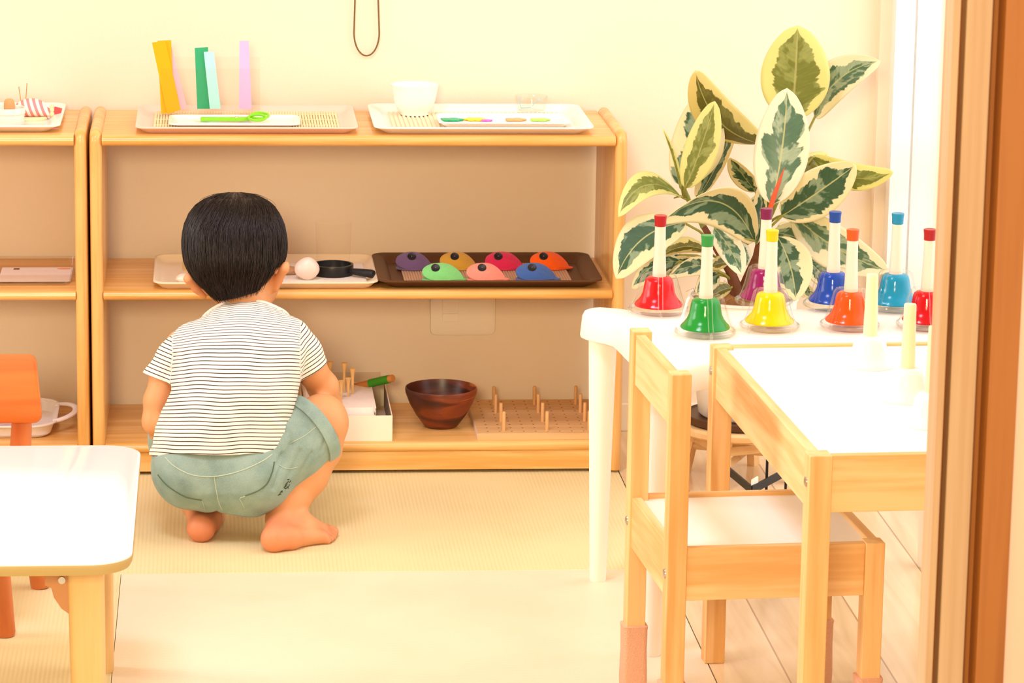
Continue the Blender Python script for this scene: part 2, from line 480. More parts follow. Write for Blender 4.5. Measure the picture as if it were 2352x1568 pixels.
MB().lathe([(0.0001, 0), (0.0085, 0), (0.0085, 0.004), (0.006, 0.005), (0.005, 0.012), (0.0001, 0.012)], n=20).build('jack', M_steel, t)
jk = t.children[-1]
for v in jk.data.vertices:
    x, y, z = (np.array(v.co)+np.array(t.location))
    v.co = Vector((q[0]+x, WY-0.0095-z, q[2]+y+0.001)) - Vector(t.location)
# ------------------------------------------------------------------ low wooden shelf units
SX, SY, SW, SD, SH = -0.2019, 5.5382, 0.8877, 0.2915, 0.5835
PT = 0.0205
ZT, ZM, ZB = 0.5745, 0.3145, 0.0545          # top faces of the three boards
def side_panel(x0):
    ring = []
    r = 0.0095
    rings = []
    # outline in Y-Z with rounded top corners, then rounded across the thickness
    def outline(ins):
        y0, y1, z1 = SY+ins, SY+SD-ins, SH-ins
        o = [(y0, 0.004), (y1, 0.004)]
        for k in range(9):
            a = PI/2*k/8
            o.append((y1-0.02+0.02*math.cos(a), z1-0.02+0.02*math.sin(a)))
        for k in range(9):
            a = PI/2+PI/2*k/8
            o.append((y0+0.02+0.02*math.cos(a), z1-0.02+0.02*math.sin(a)))
        return o
    for k in range(9):
        a = PI*k/8
        rings.append([(x0+PT/2-PT/2*math.cos(a)*1.0, y, z) for y, z in outline(r*(1-math.sin(a)))])
    return MB().rings(rings)
def board(x0, x1, z1, th, front=0.0, back=0.0):
    y0, y1 = SY+front, SY+SD-back
    r = th/2
    o = []
    for k in range(9):
        a = PI/2+PI*k/8
        o.append((y0+r+r*math.cos(a), z1-r+r*math.sin(a)))
    o += [(y1, z1-th), (y1, z1)]
    return MB().rings([[(x0, y, z) for y, z in o], [(x1, y, z) for y, z in o]])
def shelf_unit(label):
    t = thing('storage_shelf', label, 'shelf', (SX, SY, 0), group=None)
    side_panel(SX).build('side_panel', M_pinez, t)
    side_panel(SX+SW-PT).build('side_panel', M_pinez, t)
    a, b_ = SX+PT, SX+SW-PT
    board(a, b_, ZT, 0.0175).build('top_board', M_pine, t)
    board(a, b_, ZM, 0.0155, 0.002).build('middle_board', M_pine, t)
    board(a, b_, ZB, 0.0165, 0.002).build('bottom_board', M_pine, t)
    MB().box(a, b_, SY+0.008, SY+0.026, 0.006, ZB-0.0165).build('plinth', M_pine, t)
    return t
sh = shelf_unit('long low pine shelf unit in front of the squatting child')
dup(sh, (SX-SW-0.0045, SY, 0), label='low pine shelf unit cut by the left edge, behind the orange chair')

def tray(label, cat_loc, w, d, h, r, rim, m, name='serving_tray', cat='tray', base=0.80, parent=None, th=0.002):
    """moulded tray: sloping wall and a flat rim"""
    x, y, z = cat_loc
    out = rrect
    rg = []
    def ring(ww, dd, rr, zz): return [(x+a, y+c, z+zz) for a, c in rrect(ww, dd, rr)]
    rb = max(r*0.6, 0.004)
    bw, bd = w-2*rim-0.02*0 - 0.012, d-2*rim-0.012
    rg = [ring(bw, bd, rb, 0), ring(bw+0.004, bd+0.004, rb, 0.001), ring(w-0.008, d-0.008, r, h-0.004), ring(w, d, r, h-0.0025), ring(w, d, r, h-0.0006), ring(w-0.002, d-0.002, r, h),
          ring(w-0.006, d-0.006, r, h), ring(w-2*rim, d-2*rim, rb, h-0.0035 if rim > 0.012 else th+0.003), ring(bw-0.004, bd-0.004, rb, th)]
    mb = MB().rings(rg)
    if parent is not None:
        return mb.build(name, m, parent)
    t = mb.build(name, m, loc=cat_loc)
    return tag(t, label, cat)

def rect_from(BL, BR, FL, FR, z):
    a, b_, c, d = [Zp(*p, z) for p in (BL, BR, FL, FR)]
    x0 = (a[0]+c[0])/2; x1 = (b_[0]+d[0])/2; y0 = (c[1]+d[1])/2; y1 = (a[1]+b_[1])/2
    return (x0+x1)/2, (y0+y1)/2, x1-x0, y1-y0

# --- pink tray with bamboo mat, dish, scissors, paper strips
M_pinktray = mat('blush_melamine', srgb(240, 206, 190), 0.35, 0.4)
M_redbase = mat('red_brown_base', srgb(196, 110, 84), 0.5)
tx, ty, tw, td = 0.0560, 5.676, 0.366, 0.250
t1 = tray('blush pink rectangular tray on the shelf top holding coloured paper strips', (tx, ty, ZT), tw, td, 0.013, 0.016, 0.012, M_pinktray)
M_bamboo = mat('bamboo_mat', srgb(240, 222, 176), 0.6, noise=0.08)
mb = MB()
nst = 66
for k in range(nst):
    x = tx-0.152+0.304*k/(nst-1)
    mb.tube([(x, ty-0.095, ZT+0.0047), (x, ty+0.098, ZT+0.0047)], 0.0021, n=6)
for yy in (-0.06, 0.0, 0.06):
    mb.box(tx-0.153, tx+0.153, ty+yy-0.0008, ty+yy+0.0008, ZT+0.0062, ZT+0.0072)
tag(mb.build('bamboo_mat', M_bamboo, loc=(tx, ty, ZT)), 'small pale bamboo slat mat lying in the pink tray', 'mat')
zz = ZT+0.0072
cx, cy, cw, cd = rect_from((392, 251), (686, 251), (383, 284), (690, 284), zz+0.012)
dcy_ = min(max(cy, ty-0.075), ty+0.0)
dish = tray('glossy white oblong dish with green scissors, in front of the paper strips', (cx, dcy_, zz), 0.218, 0.100, 0.0075, 0.014, 0.008, mat('porcelain', srgb(248, 242, 236), 0.15, 0.5), name='oblong_dish', cat='dish')
dz = zz+0.0035
# green child scissors
M_green = mat('lime_plastic', srgb(130, 210, 40), 0.4)
sx0 = Zp(460, 271, dz+0.003)[0]; sx1 = Zp(617, 270, dz+0.003)[0]; sy0 = dcy_+0.004
sc_ = thing('scissors', 'lime green closed safety scissors lying in the white oblong dish', 'scissors', ((sx0+sx1)/2, sy0, dz))
L = sx1-sx0
MB().prism([(sx0, sy0-0.005), (sx0+0.001, sy0+0.005), (sx0+L*0.55, sy0+0.007), (sx0+L*0.74, sy0+0.012), (sx0+L*0.75, sy0+0.002), (sx0+L*0.6, sy0-0.006)], dz+0.0005, dz+0.0065).build('blade_sleeve', M_green, sc_, bevel=0.0012)
for s, nm in ((1, 0), (-1, 1)):
    pts = [(sx0+L*(0.85+0.02*s)+0.128*L*math.cos(a), sy0+s*0.006+0.009*math.sin(a)+0.003, dz+0.004+0.0034*(1+s*0.2+math.sin(a))) for a in np.linspace(0, 2*PI, 25)[:-1]]
    MB().tube(pts, 0.0022, n=8, closed=True).build('finger_loop', M_green, sc_)
MB().cone((sx0+L*0.53, sy0, dz+0.0065), (sx0+L*0.53, sy0, dz+0.0078), 0.003, 0.0028, n=14).build('rivet', M_steel, sc_)
# clear stand for strips
ax0 = Yp(372, 250, ty+0.045)[0]; ax1 = Yp(597, 250, ty+0.045)[0]; az = Yp(500, 150, ty+0.045)[2]
st = thing('strip_stand', 'clear acrylic stand holding the coloured paper strips upright', 'stand', ((ax0+ax1)/2, ty+0.045, zz))
MB().box(ax0, ax1, ty+0.030, ty+0.0325, zz, az-0.004).build('front_sheet', M_clear, st)
MB().box(ax0, ax1, ty+0.058, ty+0.0605, zz, az+0.012).build('back_sheet', M_clear, st)
MB().box(ax0, ax1, ty+0.0325, ty+0.058, zz, zz+0.0025).build('base', M_clear, st)
def strip(px_bl, px_br, px_tl, px_tr, dy, col, label, bend=0.0):
    y = ty+dy
    N_ = 10
    mb = MB(); vs = []; fs = []
    for i in range(N_+1):
        f_ = i/N_
        for (b0, t0) in ((px_bl, px_tl), (px_br, px_tr)):
            px = b0[0]+(t0[0]-b0[0])*f_ - bend*math.sin(PI*f_)
            py = b0[1]+(t0[1]-b0[1])*f_
            p = Yp(px, py, y)
            vs.append((p[0], y, max(p[2], zz+0.003)))
    n0 = len(vs)
    vs += [(a, b_+0.0004, c) for a, b_, c in vs]
    for i in range(N_):
        a = i*2
        fs += [(a, a+1, a+3, a+2), (n0+a, n0+a+2, n0+a+3, n0+a+1), (a, a+2, n0+a+2, n0+a), (a+1, n0+a+1, n0+a+3, a+3)]
    fs += [(0, n0, n0+1, 1), (N_*2, N_*2+1, n0+N_*2+1, n0+N_*2)]
    mb.add(vs, fs)
    o = mb.build('paper_strip', mat('paper_'+str(len(MATS)), col, 0.8, 0.1, noise=0.02), loc=(vs[0][0], y, zz+0.003), smooth=False)
    tag(o, label, 'paper strip', 'coloured paper strips in the clear stand')
strip((384, 262), (415, 252), (349, 98), (380, 93), 0.0395, srgb(246, 178, 34), 'mustard yellow paper strip leaning left in the clear stand', 0)
strip((370, 262), (401, 258), (362, 94), (393, 92), 0.0415, srgb(246, 178, 34), 'upright mustard yellow paper strip crossing behind the leaning one', 0)
strip((409, 250), (430, 250), (372, 93), (390, 92), 0.048, srgb(252, 196, 212), 'pale pink paper strip half hidden behind the yellow one', 0)
strip((453, 250), (483, 250), (447, 110), (478, 108), 0.046, srgb(62, 172, 122), 'green paper strip standing just left of the light blue one')
strip((482, 250), (507, 250), (468, 119), (491, 118), 0.041, srgb(176, 236, 236), 'light blue paper strip overlapping the green one')
strip((549, 250), (578, 250), (550, 94), (571, 94), 0.044, srgb(248, 186, 232), 'orchid pink paper strip, rightmost and alone in the stand')

# --- white tray with bowl, dish, glass ramekin
wx, wy = 0.448, 5.682
t2 = tray('white rectangular tray on the shelf top holding the white bowl', (wx, wy, ZT), 0.366, 0.272, 0.014, 0.022, 0.016, M_trayw)
mb = MB()
for k in range(40):
    mb.box(wx-0.148+0.296*k/40, wx-0.148+0.296*k/40+0.0042, wy-0.105, wy+0.105, ZT+0.002, ZT+0.0042)
tag(mb.build('ribbed_liner', mat('cream_liner', srgb(246, 228, 188), 0.6), loc=(wx, wy, ZT)), 'cream ribbed liner lying in the white tray under the bowl', 'liner')
zl = ZT+0.0042
p = Zp(952, 262, zl); 
bwl = MB().lathe([(0.0001, 0), (0.024, 0), (0.0245, 0.004), (0.030, 0.010), (0.0355, 0.024), (0.0385, 0.040), (0.0405, 0.0500), (0.0410, 0.0515), (0.0398, 0.0515), (0.0372, 0.040), (0.034, 0.025), (0.028, 0.012), (0.0001, 0.007)], n=48, c=(p[0], p[1], zl))
tag(bwl.build('bowl', mat('white_china', srgb(248, 246, 238), 0.2, 0.5), loc=(p[0], p[1], zl)), 'small white china bowl on the white tray, left of the felt flowers', 'bowl')
q0 = Zp(990, 250, zl+.010); q1 = Zp(1296, 250, zl+.010)
dcx = (q0[0]+q1[0])/2; dcy = wy-0.035
tray('low white oblong dish of small felt flowers in front of the glass ramekin', (dcx, dcy, zl), 0.222, 0.105, 0.011, 0.014, 0.006, MATS['porcelain'], name='oblong_dish', cat='dish')
def flower(px, py, col, label, r=0.021, petals=5, dome=0.0005):
    z0 = zl+0.0025
    p = Zp(px, py, z0+0.004)
    out = []
    for k in range(60):
        a = 2*PI*k/60
        rr = r*(0.72+0.28*abs(math.cos(petals*a/2)))
        out.append((p[0]+rr*math.cos(a), min(max(p[1], dcy-0.02), dcy+0.03)+rr*math.sin(a)*0.8))
    z1 = z0+0.0022+dome
    mb = MB().rings([[(x, y, z0) for x, y in out], [(x, y, z1) for x, y in out]])
    tag(mb.build('felt_flower', mat('felt_'+str(len(MATS)), col, 0.95, 0.05, bump=0.6, nscale=500, sheen=0.3), loc=(p[0], p[1], z0), bevel=0.001), label, 'felt flower', 'felt flowers in the oblong dish')
flower(1037, 271, srgb(36, 176, 112), 'green felt flower at the left end of the oblong dish')
flower(1090, 270, srgb(250, 226, 40), 'yellow felt flower beside the green one', 0.019, 6)
flower(1118, 273, srgb(222, 110, 206), 'small magenta felt flower tucked beside the yellow one', 0.010)
flower(1184, 271, srgb(240, 172, 104), 'peach orange felt flower right of the dish centre', 0.019)
flower(1240, 271, srgb(178, 240, 96), 'lime felt flower at the right end of the oblong dish', 0.018)
p = Zp(1212, 246, zl)
gr = thing('glass_ramekin', 'clear glass ramekin with pale blue marks at the back of the white tray', 'ramekin', (p[0], 5.775, zl))
gx, gy = p[0], 5.775
MB().lathe([(0.0001, 0), (0.023, 0), (0.0245, 0.003), (0.0262, 0.020), (0.0272, 0.0205), (0.0278, 0.029), (0.0272, 0.030), (0.0262, 0.029), (0.0240, 0.018), (0.0225, 0.005), (0.0001, 0.004)], n=40, c=(gx, gy, zl)).build('cup', clear('ramekin_glass', (0.97, 0.975, 0.96, 1), 0.02, 0.05, 0.7), gr)
mb = MB()
for k, (a0, z0_, a1, z1_) in enumerate(((-2.6, 0.028, -2.4, 0.012), (-1.3, 0.026, -1.6, 0.016), (-1.7, 0.014, -2.4, 0.011), (-1.2, 0.024, -0.9, 0.027))):
    mb.tube([(gx+0.0268*math.cos(a0+(a1-a0)*t_), gy+0.0268*math.sin(a0+(a1-a0)*t_), zl+z0_+(z1_-z0_)*t_) for t_ in np.linspace(0, 1, 6)], 0.0007, n=6)
mb.build('blue_mark', mat('pale_blue_ink', srgb(150, 206, 226), 0.5), gr)

# --- left unit: top tray with ramekin, wooden peg, pincushion
lx = Zp(135, 300, ZT+0.012)[0]
t3 = tray('white tray at the far left on the shelf top holding the striped pincushion', (lx-0.175, 5.690, ZT), 0.350, 0.262, 0.014, 0.022, 0.016, M_trayw)
z3 = ZT+0.002
p = Zp(18, 291, z3); rx, ry = p[0], p[1]
ry = max(ry, 5.60)
rk = MB().lathe([(0.0001, 0), (0.026, 0), (0.0275, 0.002), (0.0275, 0.022), (0.0292, 0.023), (0.0297, 0.0315), (0.0285, 0.033), (0.0268, 0.032), (0.0255, 0.024), (0.0250, 0.006), (0.0001, 0.004)], n=44, c=(rx, ry, z3))
tag(rk.build('ramekin', mat('cream_china', srgb(248, 232, 216), 0.3, 0.5), loc=(rx, ry, z3)), 'cream china ramekin with a wooden stick in it at the far left', 'ramekin')
pg = MB().lathe([(0.0001, 0), (0.0085, 0), (0.009, 0.004), (0.0092, 0.034), (0.0078, 0.040), (0.0045, 0.0425), (0.0001, 0.043)], n=20, c=(rx+0.003, ry, z3+0.004))
tag(pg.build('wooden_peg', mat('peg_wood', srgb(206, 160, 104), 0.6, noise=0.08), loc=(rx+0.003, ry, z3+0.004)), 'round ended wooden peg standing in the cream ramekin', 'peg')
# striped pincushion lying on its side
m_str, nt, b = _new('pink_stripes')
tc = nt.nodes.new('ShaderNodeTexCoord'); wv = nt.nodes.new('ShaderNodeTexWave')
wv.bands_direction = 'X'; wv.inputs['Scale'].default_value = 33; wv.inputs['Distortion'].default_value = 0.5
mpn = nt.nodes.new('ShaderNodeMapping'); mpn.inputs['Rotation'].default_value = (0, math.radians(20), 0)
nt.links.new(tc.outputs['Object'], mpn.inputs[0]); nt.links.new(mpn.outputs[0], wv.inputs['Vector'])
cr = nt.nodes.new('ShaderNodeValToRGB'); cr.color_ramp.interpolation = 'CONSTANT'
cr.color_ramp.elements[0].color = srgb(250, 240, 226); cr.color_ramp.elements[1].color = srgb(236, 140, 140); cr.color_ramp.elements[1].position = 0.5
nt.links.new(wv.outputs['Fac'], cr.inputs[0]); nt.links.new(cr.outputs[0], b.inputs['Base Color']); b.inputs['Roughness'].default_value = 0.9
px_, py_ = Zp(72, 281, z3)[0], 5.705
pc = thing('pincushion', 'pink and white striped pincushion pouch with lace trim beside the cream ramekin', 'pincushion', (px_, py_, z3))
rg = []
for i in range(17):
    f_ = i/16
    x = px_-0.032+0.064*f_
    r = 0.0175*(math.sin(PI*min(1, 0.12+f_*0.80))**0.6)
    if f_ > 0.82: r = max(0.006, r*0.8)
    rg.append([(x, py_+1.25*r*math.cos(a), z3+0.005+r*0.95*(1+math.sin(a))*0.92) for a in np.linspace(0, 2*PI, 25)[:-1]])
MB().rings(rg).build('pouch', m_str, pc)
M_lace = mat('lace', srgb(250, 228, 180), 0.9, bump=0.5, nscale=400)
MB().lathe([(0.0001, 0), (0.026, 0), (0.027, 0.003), (0.025, 0.006), (0.0001, 0.006)], n=48, c=(px_-0.002, py_-0.002, z3), mod=lambda a, f_: 1+0.03*math.cos(24*a)).build('lace_base', M_lace, pc)
mb = MB()
for k in range(7):
    a = 2*PI*k/7
    mb.ell((px_+0.033, py_+0.008*math.cos(a), z3+0.014+0.008*math.sin(a)), (0.004, 0.005, 0.005), 10, 8)
mb.build('ruffle', M_lace, pc)
mb = MB().box(px_+0.036, px_+0.049, py_-0.006, py_-0.003, z3+0.009, z3+0.021, rot=Matrix.Rotation(0.25, 3, 'Y'))
mb.build('red_tab', mat('red_ribbon', srgb(236, 84, 84), 0.7), pc)
for k, (x0, x1, zt, lb) in enumerate(((-0.018, -0.024, 0.072, 'leaning left'), (-0.011, -0.006, 0.077, 'leaning right'))):
    pt = Yp((43, 62)[k], (199, 191)[k], py_)
    nd = MB().tube([(px_+x0, py_, z3+0.026), (pt[0], py_, pt[2])], 0.0007, n=6)
    o = nd.build('needle', mat('needle_brass_'+str(k), srgb(190, 150, 80), 0.4, metal=0.6), loc=(px_+x0, py_, z3+0.026))
    tag(o, 'long brass needle stuck in the pincushion, '+lb, 'needle', 'needles in the pincushion')
mb = MB()
for k in range(6):
    a0 = rnd.uniform(0, 6); x = rx+rnd.uniform(-0.01, 0.075); y = ry+rnd.uniform(-0.025, 0.0)
    mb.tube([(x+0.02*math.cos(a0+i*0.35)*(0.6+i*0.06), y-0.010+0.008*math.sin(a0+i*0.5), z3+0.0012) for i in range(12)], 0.0005, n=5)
tag(mb.build('thread_scraps', mat('pink_thread', srgb(244, 160, 206), 0.8), loc=(rx, ry, z3)), 'pink thread scraps around the cream ramekin', 'thread', kind='stuff')

# --- left unit: middle shelf clear tray with card, bottom shelf handled tray
t4 = tray('shallow clear tray on the middle board of the left shelf', (Zp(176, 640, ZM+.01)[0]-0.115, 5.665, ZM), 0.23, 0.17, 0.020, 0.018, 0.008, clear('tray_clear', (0.95, 0.92, 0.88, 1), 0.04, 0.08, 0.6), cat='tray')
kx = Zp(85, 625, ZM)[0]
cd_ = thing('card', 'white printed card lying in the clear tray on the left shelf', 'card', (kx, 5.675, ZM+0.0022))
M_card = mat('card_paper', srgb(246, 234, 222), 0.7)
MB().box(kx-0.060, kx+0.060, 5.615, 5.735, ZM+0.0022, ZM+0.0030).build('sheet', M_card, cd_)
MB().box(kx-0.040, kx-0.030, 5.715, 5.728, ZM+0.0030, ZM+0.0032).build('brown_mark', mat('brown_print', srgb(120, 70, 40), 0.7), cd_)
MB().prism([(kx+0.045+0.012*math.cos(a), 5.722+0.007*math.sin(a)) for a in np.linspace(0, 2*PI, 21)[:-1]], ZM+0.0030, ZM+0.0032).build('orange_mark', mat('orange_print', srgb(240, 170, 120), 0.7), cd_)
# handled tray
hx = Zp(176, 955, ZB+.012)[0]
ht = thing('handled_tray', 'cream tray with cut out handles on the bottom board behind the orange chair', 'tray', (hx-0.14, 5.68, ZB))
tray(None, (hx-0.165, 5.680, ZB), 0.27, 0.21, 0.024, 0.045, 0.010, M_trayw, name='basin', parent=ht)
ang = np.linspace(-PI/2, PI/2, 17)
outer = [(hx-0.037+0.037*math.cos(a), 5.68+0.060*math.sin(a), ZB+0.021+0.006*math.cos(a)) for a in ang]
MB().tube(outer, [0.006]*17, n=10, sx=0.6).build('handle', M_trayw, ht)
bkx = Zp(20, 1000, ZB)[0]
tag(MB().box(bkx-0.05, bkx+0.020, 5.61, 5.70, ZB+0.0022, ZB+0.007).build('picture_card', mat('pale_print', srgb(226, 206, 214), 0.6, noise=0.25, nscale=60), loc=(bkx, 5.65, ZB+0.0022)), 'pale picture cards lying in the handled tray', 'card')
# ------------------------------------------------------------------ middle shelf, right unit
z_ = ZM
x0 = Zp(352, 640, ZM+.012)[0]; x1 = Zp(868, 640, ZM+.012)[0]
crx = (x0+x1)/2
tray('cream tray on the middle board behind the child\'s head', (crx, 5.672, ZM), x1-x0, 0.250, 0.014, 0.022, 0.010, mat('cream_melamine', srgb(244, 226, 196), 0.4, 0.4))
zc = ZM+0.002
mb = MB()
for k in range(60):
    pass
tag(MB().box(crx-0.01, x1-0.018, 5.585, 5.755, zc, zc+0.004).build('felt_pad', mat('white_felt', srgb(246, 236, 220), 0.95, bump=0.9, nscale=420), loc=(crx, 5.67, zc), bevel=0.001), 'white fleecy pad in the cream tray under the magnifier', 'pad')
zp_ = zc+0.004
# rose quartz egg
p = Zp(705, 641, zp_)
rg = []
mb = MB().ell((p[0], 5.612, zp_+0.0185), (0.0205, 0.019, 0.0190), 28, 18)
for i, v in enumerate(mb.v):
    x, y, zz_ = v
    k = 1+0.05*math.sin(x*160+1)*math.cos(zz_*140)+0.03*math.sin(y*210)
    mb.v[i] = (p[0]+(x-p[0])*k, 5.612+(y-5.612)*k, max(zp_, zp_+0.0185+(zz_-zp_-0.0185)*k))
tag(mb.build('rose_stone', mat('rose_quartz', srgb(246, 220, 206), 0.3, 0.5, sss=0.3), loc=(p[0], 5.612, zp_)), 'pale pink rounded stone beside the black magnifier', 'stone')
# magnifier
mg = Zp(765, 622, zp_+0.008)
mx_, my_ = mg[0], 5.655
mt = thing('magnifier', 'black handled magnifying glass lying in the cream tray', 'magnifier', (mx_, my_, zp_))
MB().lathe([(0.031, 0), (0.0345, 0), (0.035, 0.002), (0.035, 0.016), (0.0345, 0.018), (0.031, 0.018)], n=56, c=(mx_, my_, zp_), close=True).build('ring', M_black, mt)
MB().lathe([(0.0001, 0.0055), (0.016, 0.0060), (0.031, 0.0080), (0.031, 0.0100), (0.016, 0.0120), (0.0001, 0.0125)], n=48, c=(mx_, my_, zp_)).build('lens', clear('lens_glass', (0.97, 0.98, 0.96, 1), 0.05), mt)
he = Zp(858, 628, zp_+0.008)
hv = np.array([he[0]-mx_, -0.045, 0]); hv /= np.linalg.norm(hv)
st_ = np.array([mx_, my_, zp_+0.009])+hv*0.034
en = np.array([he[0], st_[1]+hv[1]/hv[0]*(he[0]-st_[0]), zp_+0.009])
MB().tube([st_, st_+hv*0.010, st_+(en-st_)*0.5, en-hv*0.004, en], [0.0040, 0.0058, 0.0066, 0.0072, 0.0058], n=16).build('handle', mat('handle_grip', srgb(30, 30, 32), 0.5, bump=0.5, nscale=300), mt)
# tall clear beaker
jx = Zp(765, 600, zp_)[0]; jy2 = 5.755
tag(MB().lathe([(0.0001, 0.001), (0.0275, 0.001), (0.0285, 0.003), (0.031, 0.074), (0.0320, 0.0765)], n=44, c=(jx, jy2, zc)).build('beaker', clear('beaker_plastic', (0.99, 0.985, 0.975, 1), 0.0, 0.08, 0.25), loc=(jx, jy2, zc)), 'tall clear plastic beaker standing behind the black magnifier', 'beaker')
bx_ = Zp(425, 600, zc)[0]
tag(MB().box(bx_-0.004, bx_+0.05, 5.70, 5.76, zc, zc+0.043).build('clear_box', clear('yellowed_plastic', (0.98, 0.95, 0.82, 1), 0.0, 0.08, 0.4), loc=(bx_, 5.73, zc), bevel=0.004), 'small yellowish clear box at the left in the cream tray', 'box')
p = Zp(428, 633, zc)
def shell(px, py, y, r, label, col, rot):
    p = Zp(px, py, zc)
    mb = MB()
    rg = []
    for i in range(10):
        f_ = i/9
        rr = r*math.sin(PI*min(0.98, 0.04+f_*0.96))**0.8*(1-0.35*f_)
        cx_ = p[0]+(f_-0.5)*2.2*r*math.cos(rot); cy_ = y+(f_-0.5)*2.2*r*math.sin(rot)
        ring = []
        for a in np.linspace(0, 2*PI, 25)[:-1]:
            k = 1+0.05*math.cos(9*a)
            lx_ = rr*k*math.cos(a)
            ring.append((cx_-lx_*math.sin(rot), cy_+lx_*math.cos(rot), zc+max(0, r*0.55+rr*0.6*k*math.sin(a))))
        rg.append(ring)
    mb.rings(rg)
    tag(mb.build('seashell', mat('shell_'+str(px), col, 0.4, noise=0.15, nscale=90), loc=(p[0], y, zc)), label, 'seashell', 'seashells in the cream tray')
shell(426, 633, 5.60, 0.016, 'white seashell peeping out left of the child\'s ear', srgb(246, 230, 214), 0.6)
shell(664, 618, 5.66, 0.017, 'brown seashell just right of the child\'s right ear', srgb(196, 150, 108), 1.2)

# brown tray with felt button pieces
M_brown = mat('brown_tray', srgb(92, 60, 36), 0.5, 0.3, noise=0.05, nscale=300)
bx0 = Zp(866, 640, ZM+.012)[0]; bx1 = Zp(1382, 640, ZM+.012)[0]
bcx, bcy = (bx0+bx1)/2, 5.672
tray('dark brown tray on the middle board holding the buttoned felt pieces', (bcx, bcy, ZM), bx1-bx0-0.001, 0.252, 0.016, 0.022, 0.018, M_brown)
mb = MB()
for k in range(64):
    xx = bcx-0.142+0.284*k/64
    mb.box(xx, xx+0.0030, bcy-0.098, bcy+0.090, ZM+0.002, ZM+0.0040)
mb.box(bcx-0.142, bcx+0.142, bcy-0.098, bcy+0.090, ZM+0.002, ZM+0.0030)
tag(mb.build('ribbed_mat', mat('ribbed_rubber', srgb(196, 158, 124), 0.7), loc=(bcx, bcy, ZM)), 'tan ribbed mat lining the dark brown tray', 'mat')
zf = ZM+0.0040
def felt_piece(px, py, w, col, label, tail=1, tailang=0.0, ybase=5.6, bdx=-0.1):
    """two rounded felt leaves laid over a soft fold, with a sewn black button"""
    p = Zp(px, py, zf+0.008)
    x, y = p[0], ybase
    hw = w/2*0.96
    t = thing('felt_button_piece', label, 'felt piece', (x, y, zf), group='buttoned felt pieces in the brown tray')
    m = mat('felt_'+str(len(MATS)), col, 0.95, 0.05, bump=0.7, nscale=600, sheen=0.25, noise=0.05)
    n = 40
    def outline(k):
        a = 2*PI*k/n
        cx_ = math.cos(a); sy_ = math.sin(a)
        ex = hw*cx_*(1+0.22*max(0, cx_*tail)**6)
        return ex, sy_
    H, DP = 0.030, 0.019
    rg = []
    # upper leaf: leans back, bulging towards the viewer
    for lvl, (s, off) in enumerate(((1.0, -0.0016), (1.0, 0.0016), (0.7, 0.0062), (0.35, 0.0088), (0.04, 0.0096))):
        ring = []
        for k in range(n):
            ex, sy_ = outline(k)
            lx_, lz_ = ex*s, sy_*s*0.0185
            # leaf plane leans back by 35 degrees from upright
            yy = lz_*0.75 - off*0.75
            zz_ = lz_*0.70 + off*0.70
            droop = -0.006*max(0, ex*tail/hw)**3*s
            ring.append((x+lx_, y+yy, zf+0.0145+zz_+droop))
        rg.append(ring)
    MB().rings(rg).build('upper_leaf', m, t)
    rg = []
    for s, z0 in ((0.92, 0.0), (1.0, 0.0012), (1.0, 0.0030), (0.9, 0.0040)):
        rg.append([(x+0.001+outline(k)[0]*s*1.02+ (0.006 if tail > 0 else -0.006)*(max(0, math.cos(2*PI*k/n)*tail)**8), y+outline(k)[1]*s*0.020+0.004, zf+z0) for k in range(n)])
    MB().rings(rg).build('lower_leaf', m, t)
    bxx = x+bdx*w
    nrm = np.array([0, -0.75, 0.66]); nrm /= np.linalg.norm(nrm)
    e1 = np.array([1.0, 0, 0]); e2 = np.cross(nrm, e1)
    c0 = np.array([bxx, y-0.0038, zf+0.0226])
    rings = []
    for r, h in ((0.0062, -0.004), (0.0074, 0.0), (0.0074, 0.0018), (0.0066, 0.0024), (0.0048, 0.0020), (0.0004, 0.0019)):
        rings.append([c0+nrm*h+r*(math.cos(a)*e1+math.sin(a)*e2) for a in np.linspace(0, 2*PI, 25)[:-1]])
    bt = MB().rings(rings).build('button', M_black, t)
    MB().ell(c0+nrm*0.0021, (0.0008, 0.0008, 0.0008), 8, 6).build('thread', mat('button_thread_'+str(len(MATS)), srgb(150, 140, 130), 0.8), bt)
px2m = 1/1360.0
for (px, py, w, col, lb, tl, yb, bd) in (
    (946, 606, 80, srgb(112, 86, 120), 'dull purple buttoned felt piece at the back left of the brown tray', 1, 5.705, -0.02),
    (1047, 604, 82, srgb(206, 156, 56), 'mustard buttoned felt piece between the purple and magenta ones', 1, 5.705, -0.06),
    (1152, 604, 84, srgb(216, 44, 82), 'crimson pink buttoned felt piece in the back row', 1, 5.705, -0.12),
    (1256, 604, 86, srgb(246, 96, 20), 'bright orange buttoned felt piece at the back right of the brown tray', 1, 5.705, -0.12),
    (1012, 633, 90, srgb(132, 214, 128), 'light green buttoned felt piece at the front left of the brown tray', 1, 5.605, -0.14),
    (1111, 633, 84, srgb(252, 150, 130), 'salmon pink buttoned felt piece in the middle of the front row', 1, 5.605, -0.06),
    (1226, 633, 88, srgb(70, 104, 170), 'blue buttoned felt piece at the front right of the brown tray', 1, 5.605, -0.06)):
    felt_piece(px, py, w*px2m, col, lb, tl, 0, yb, bd)

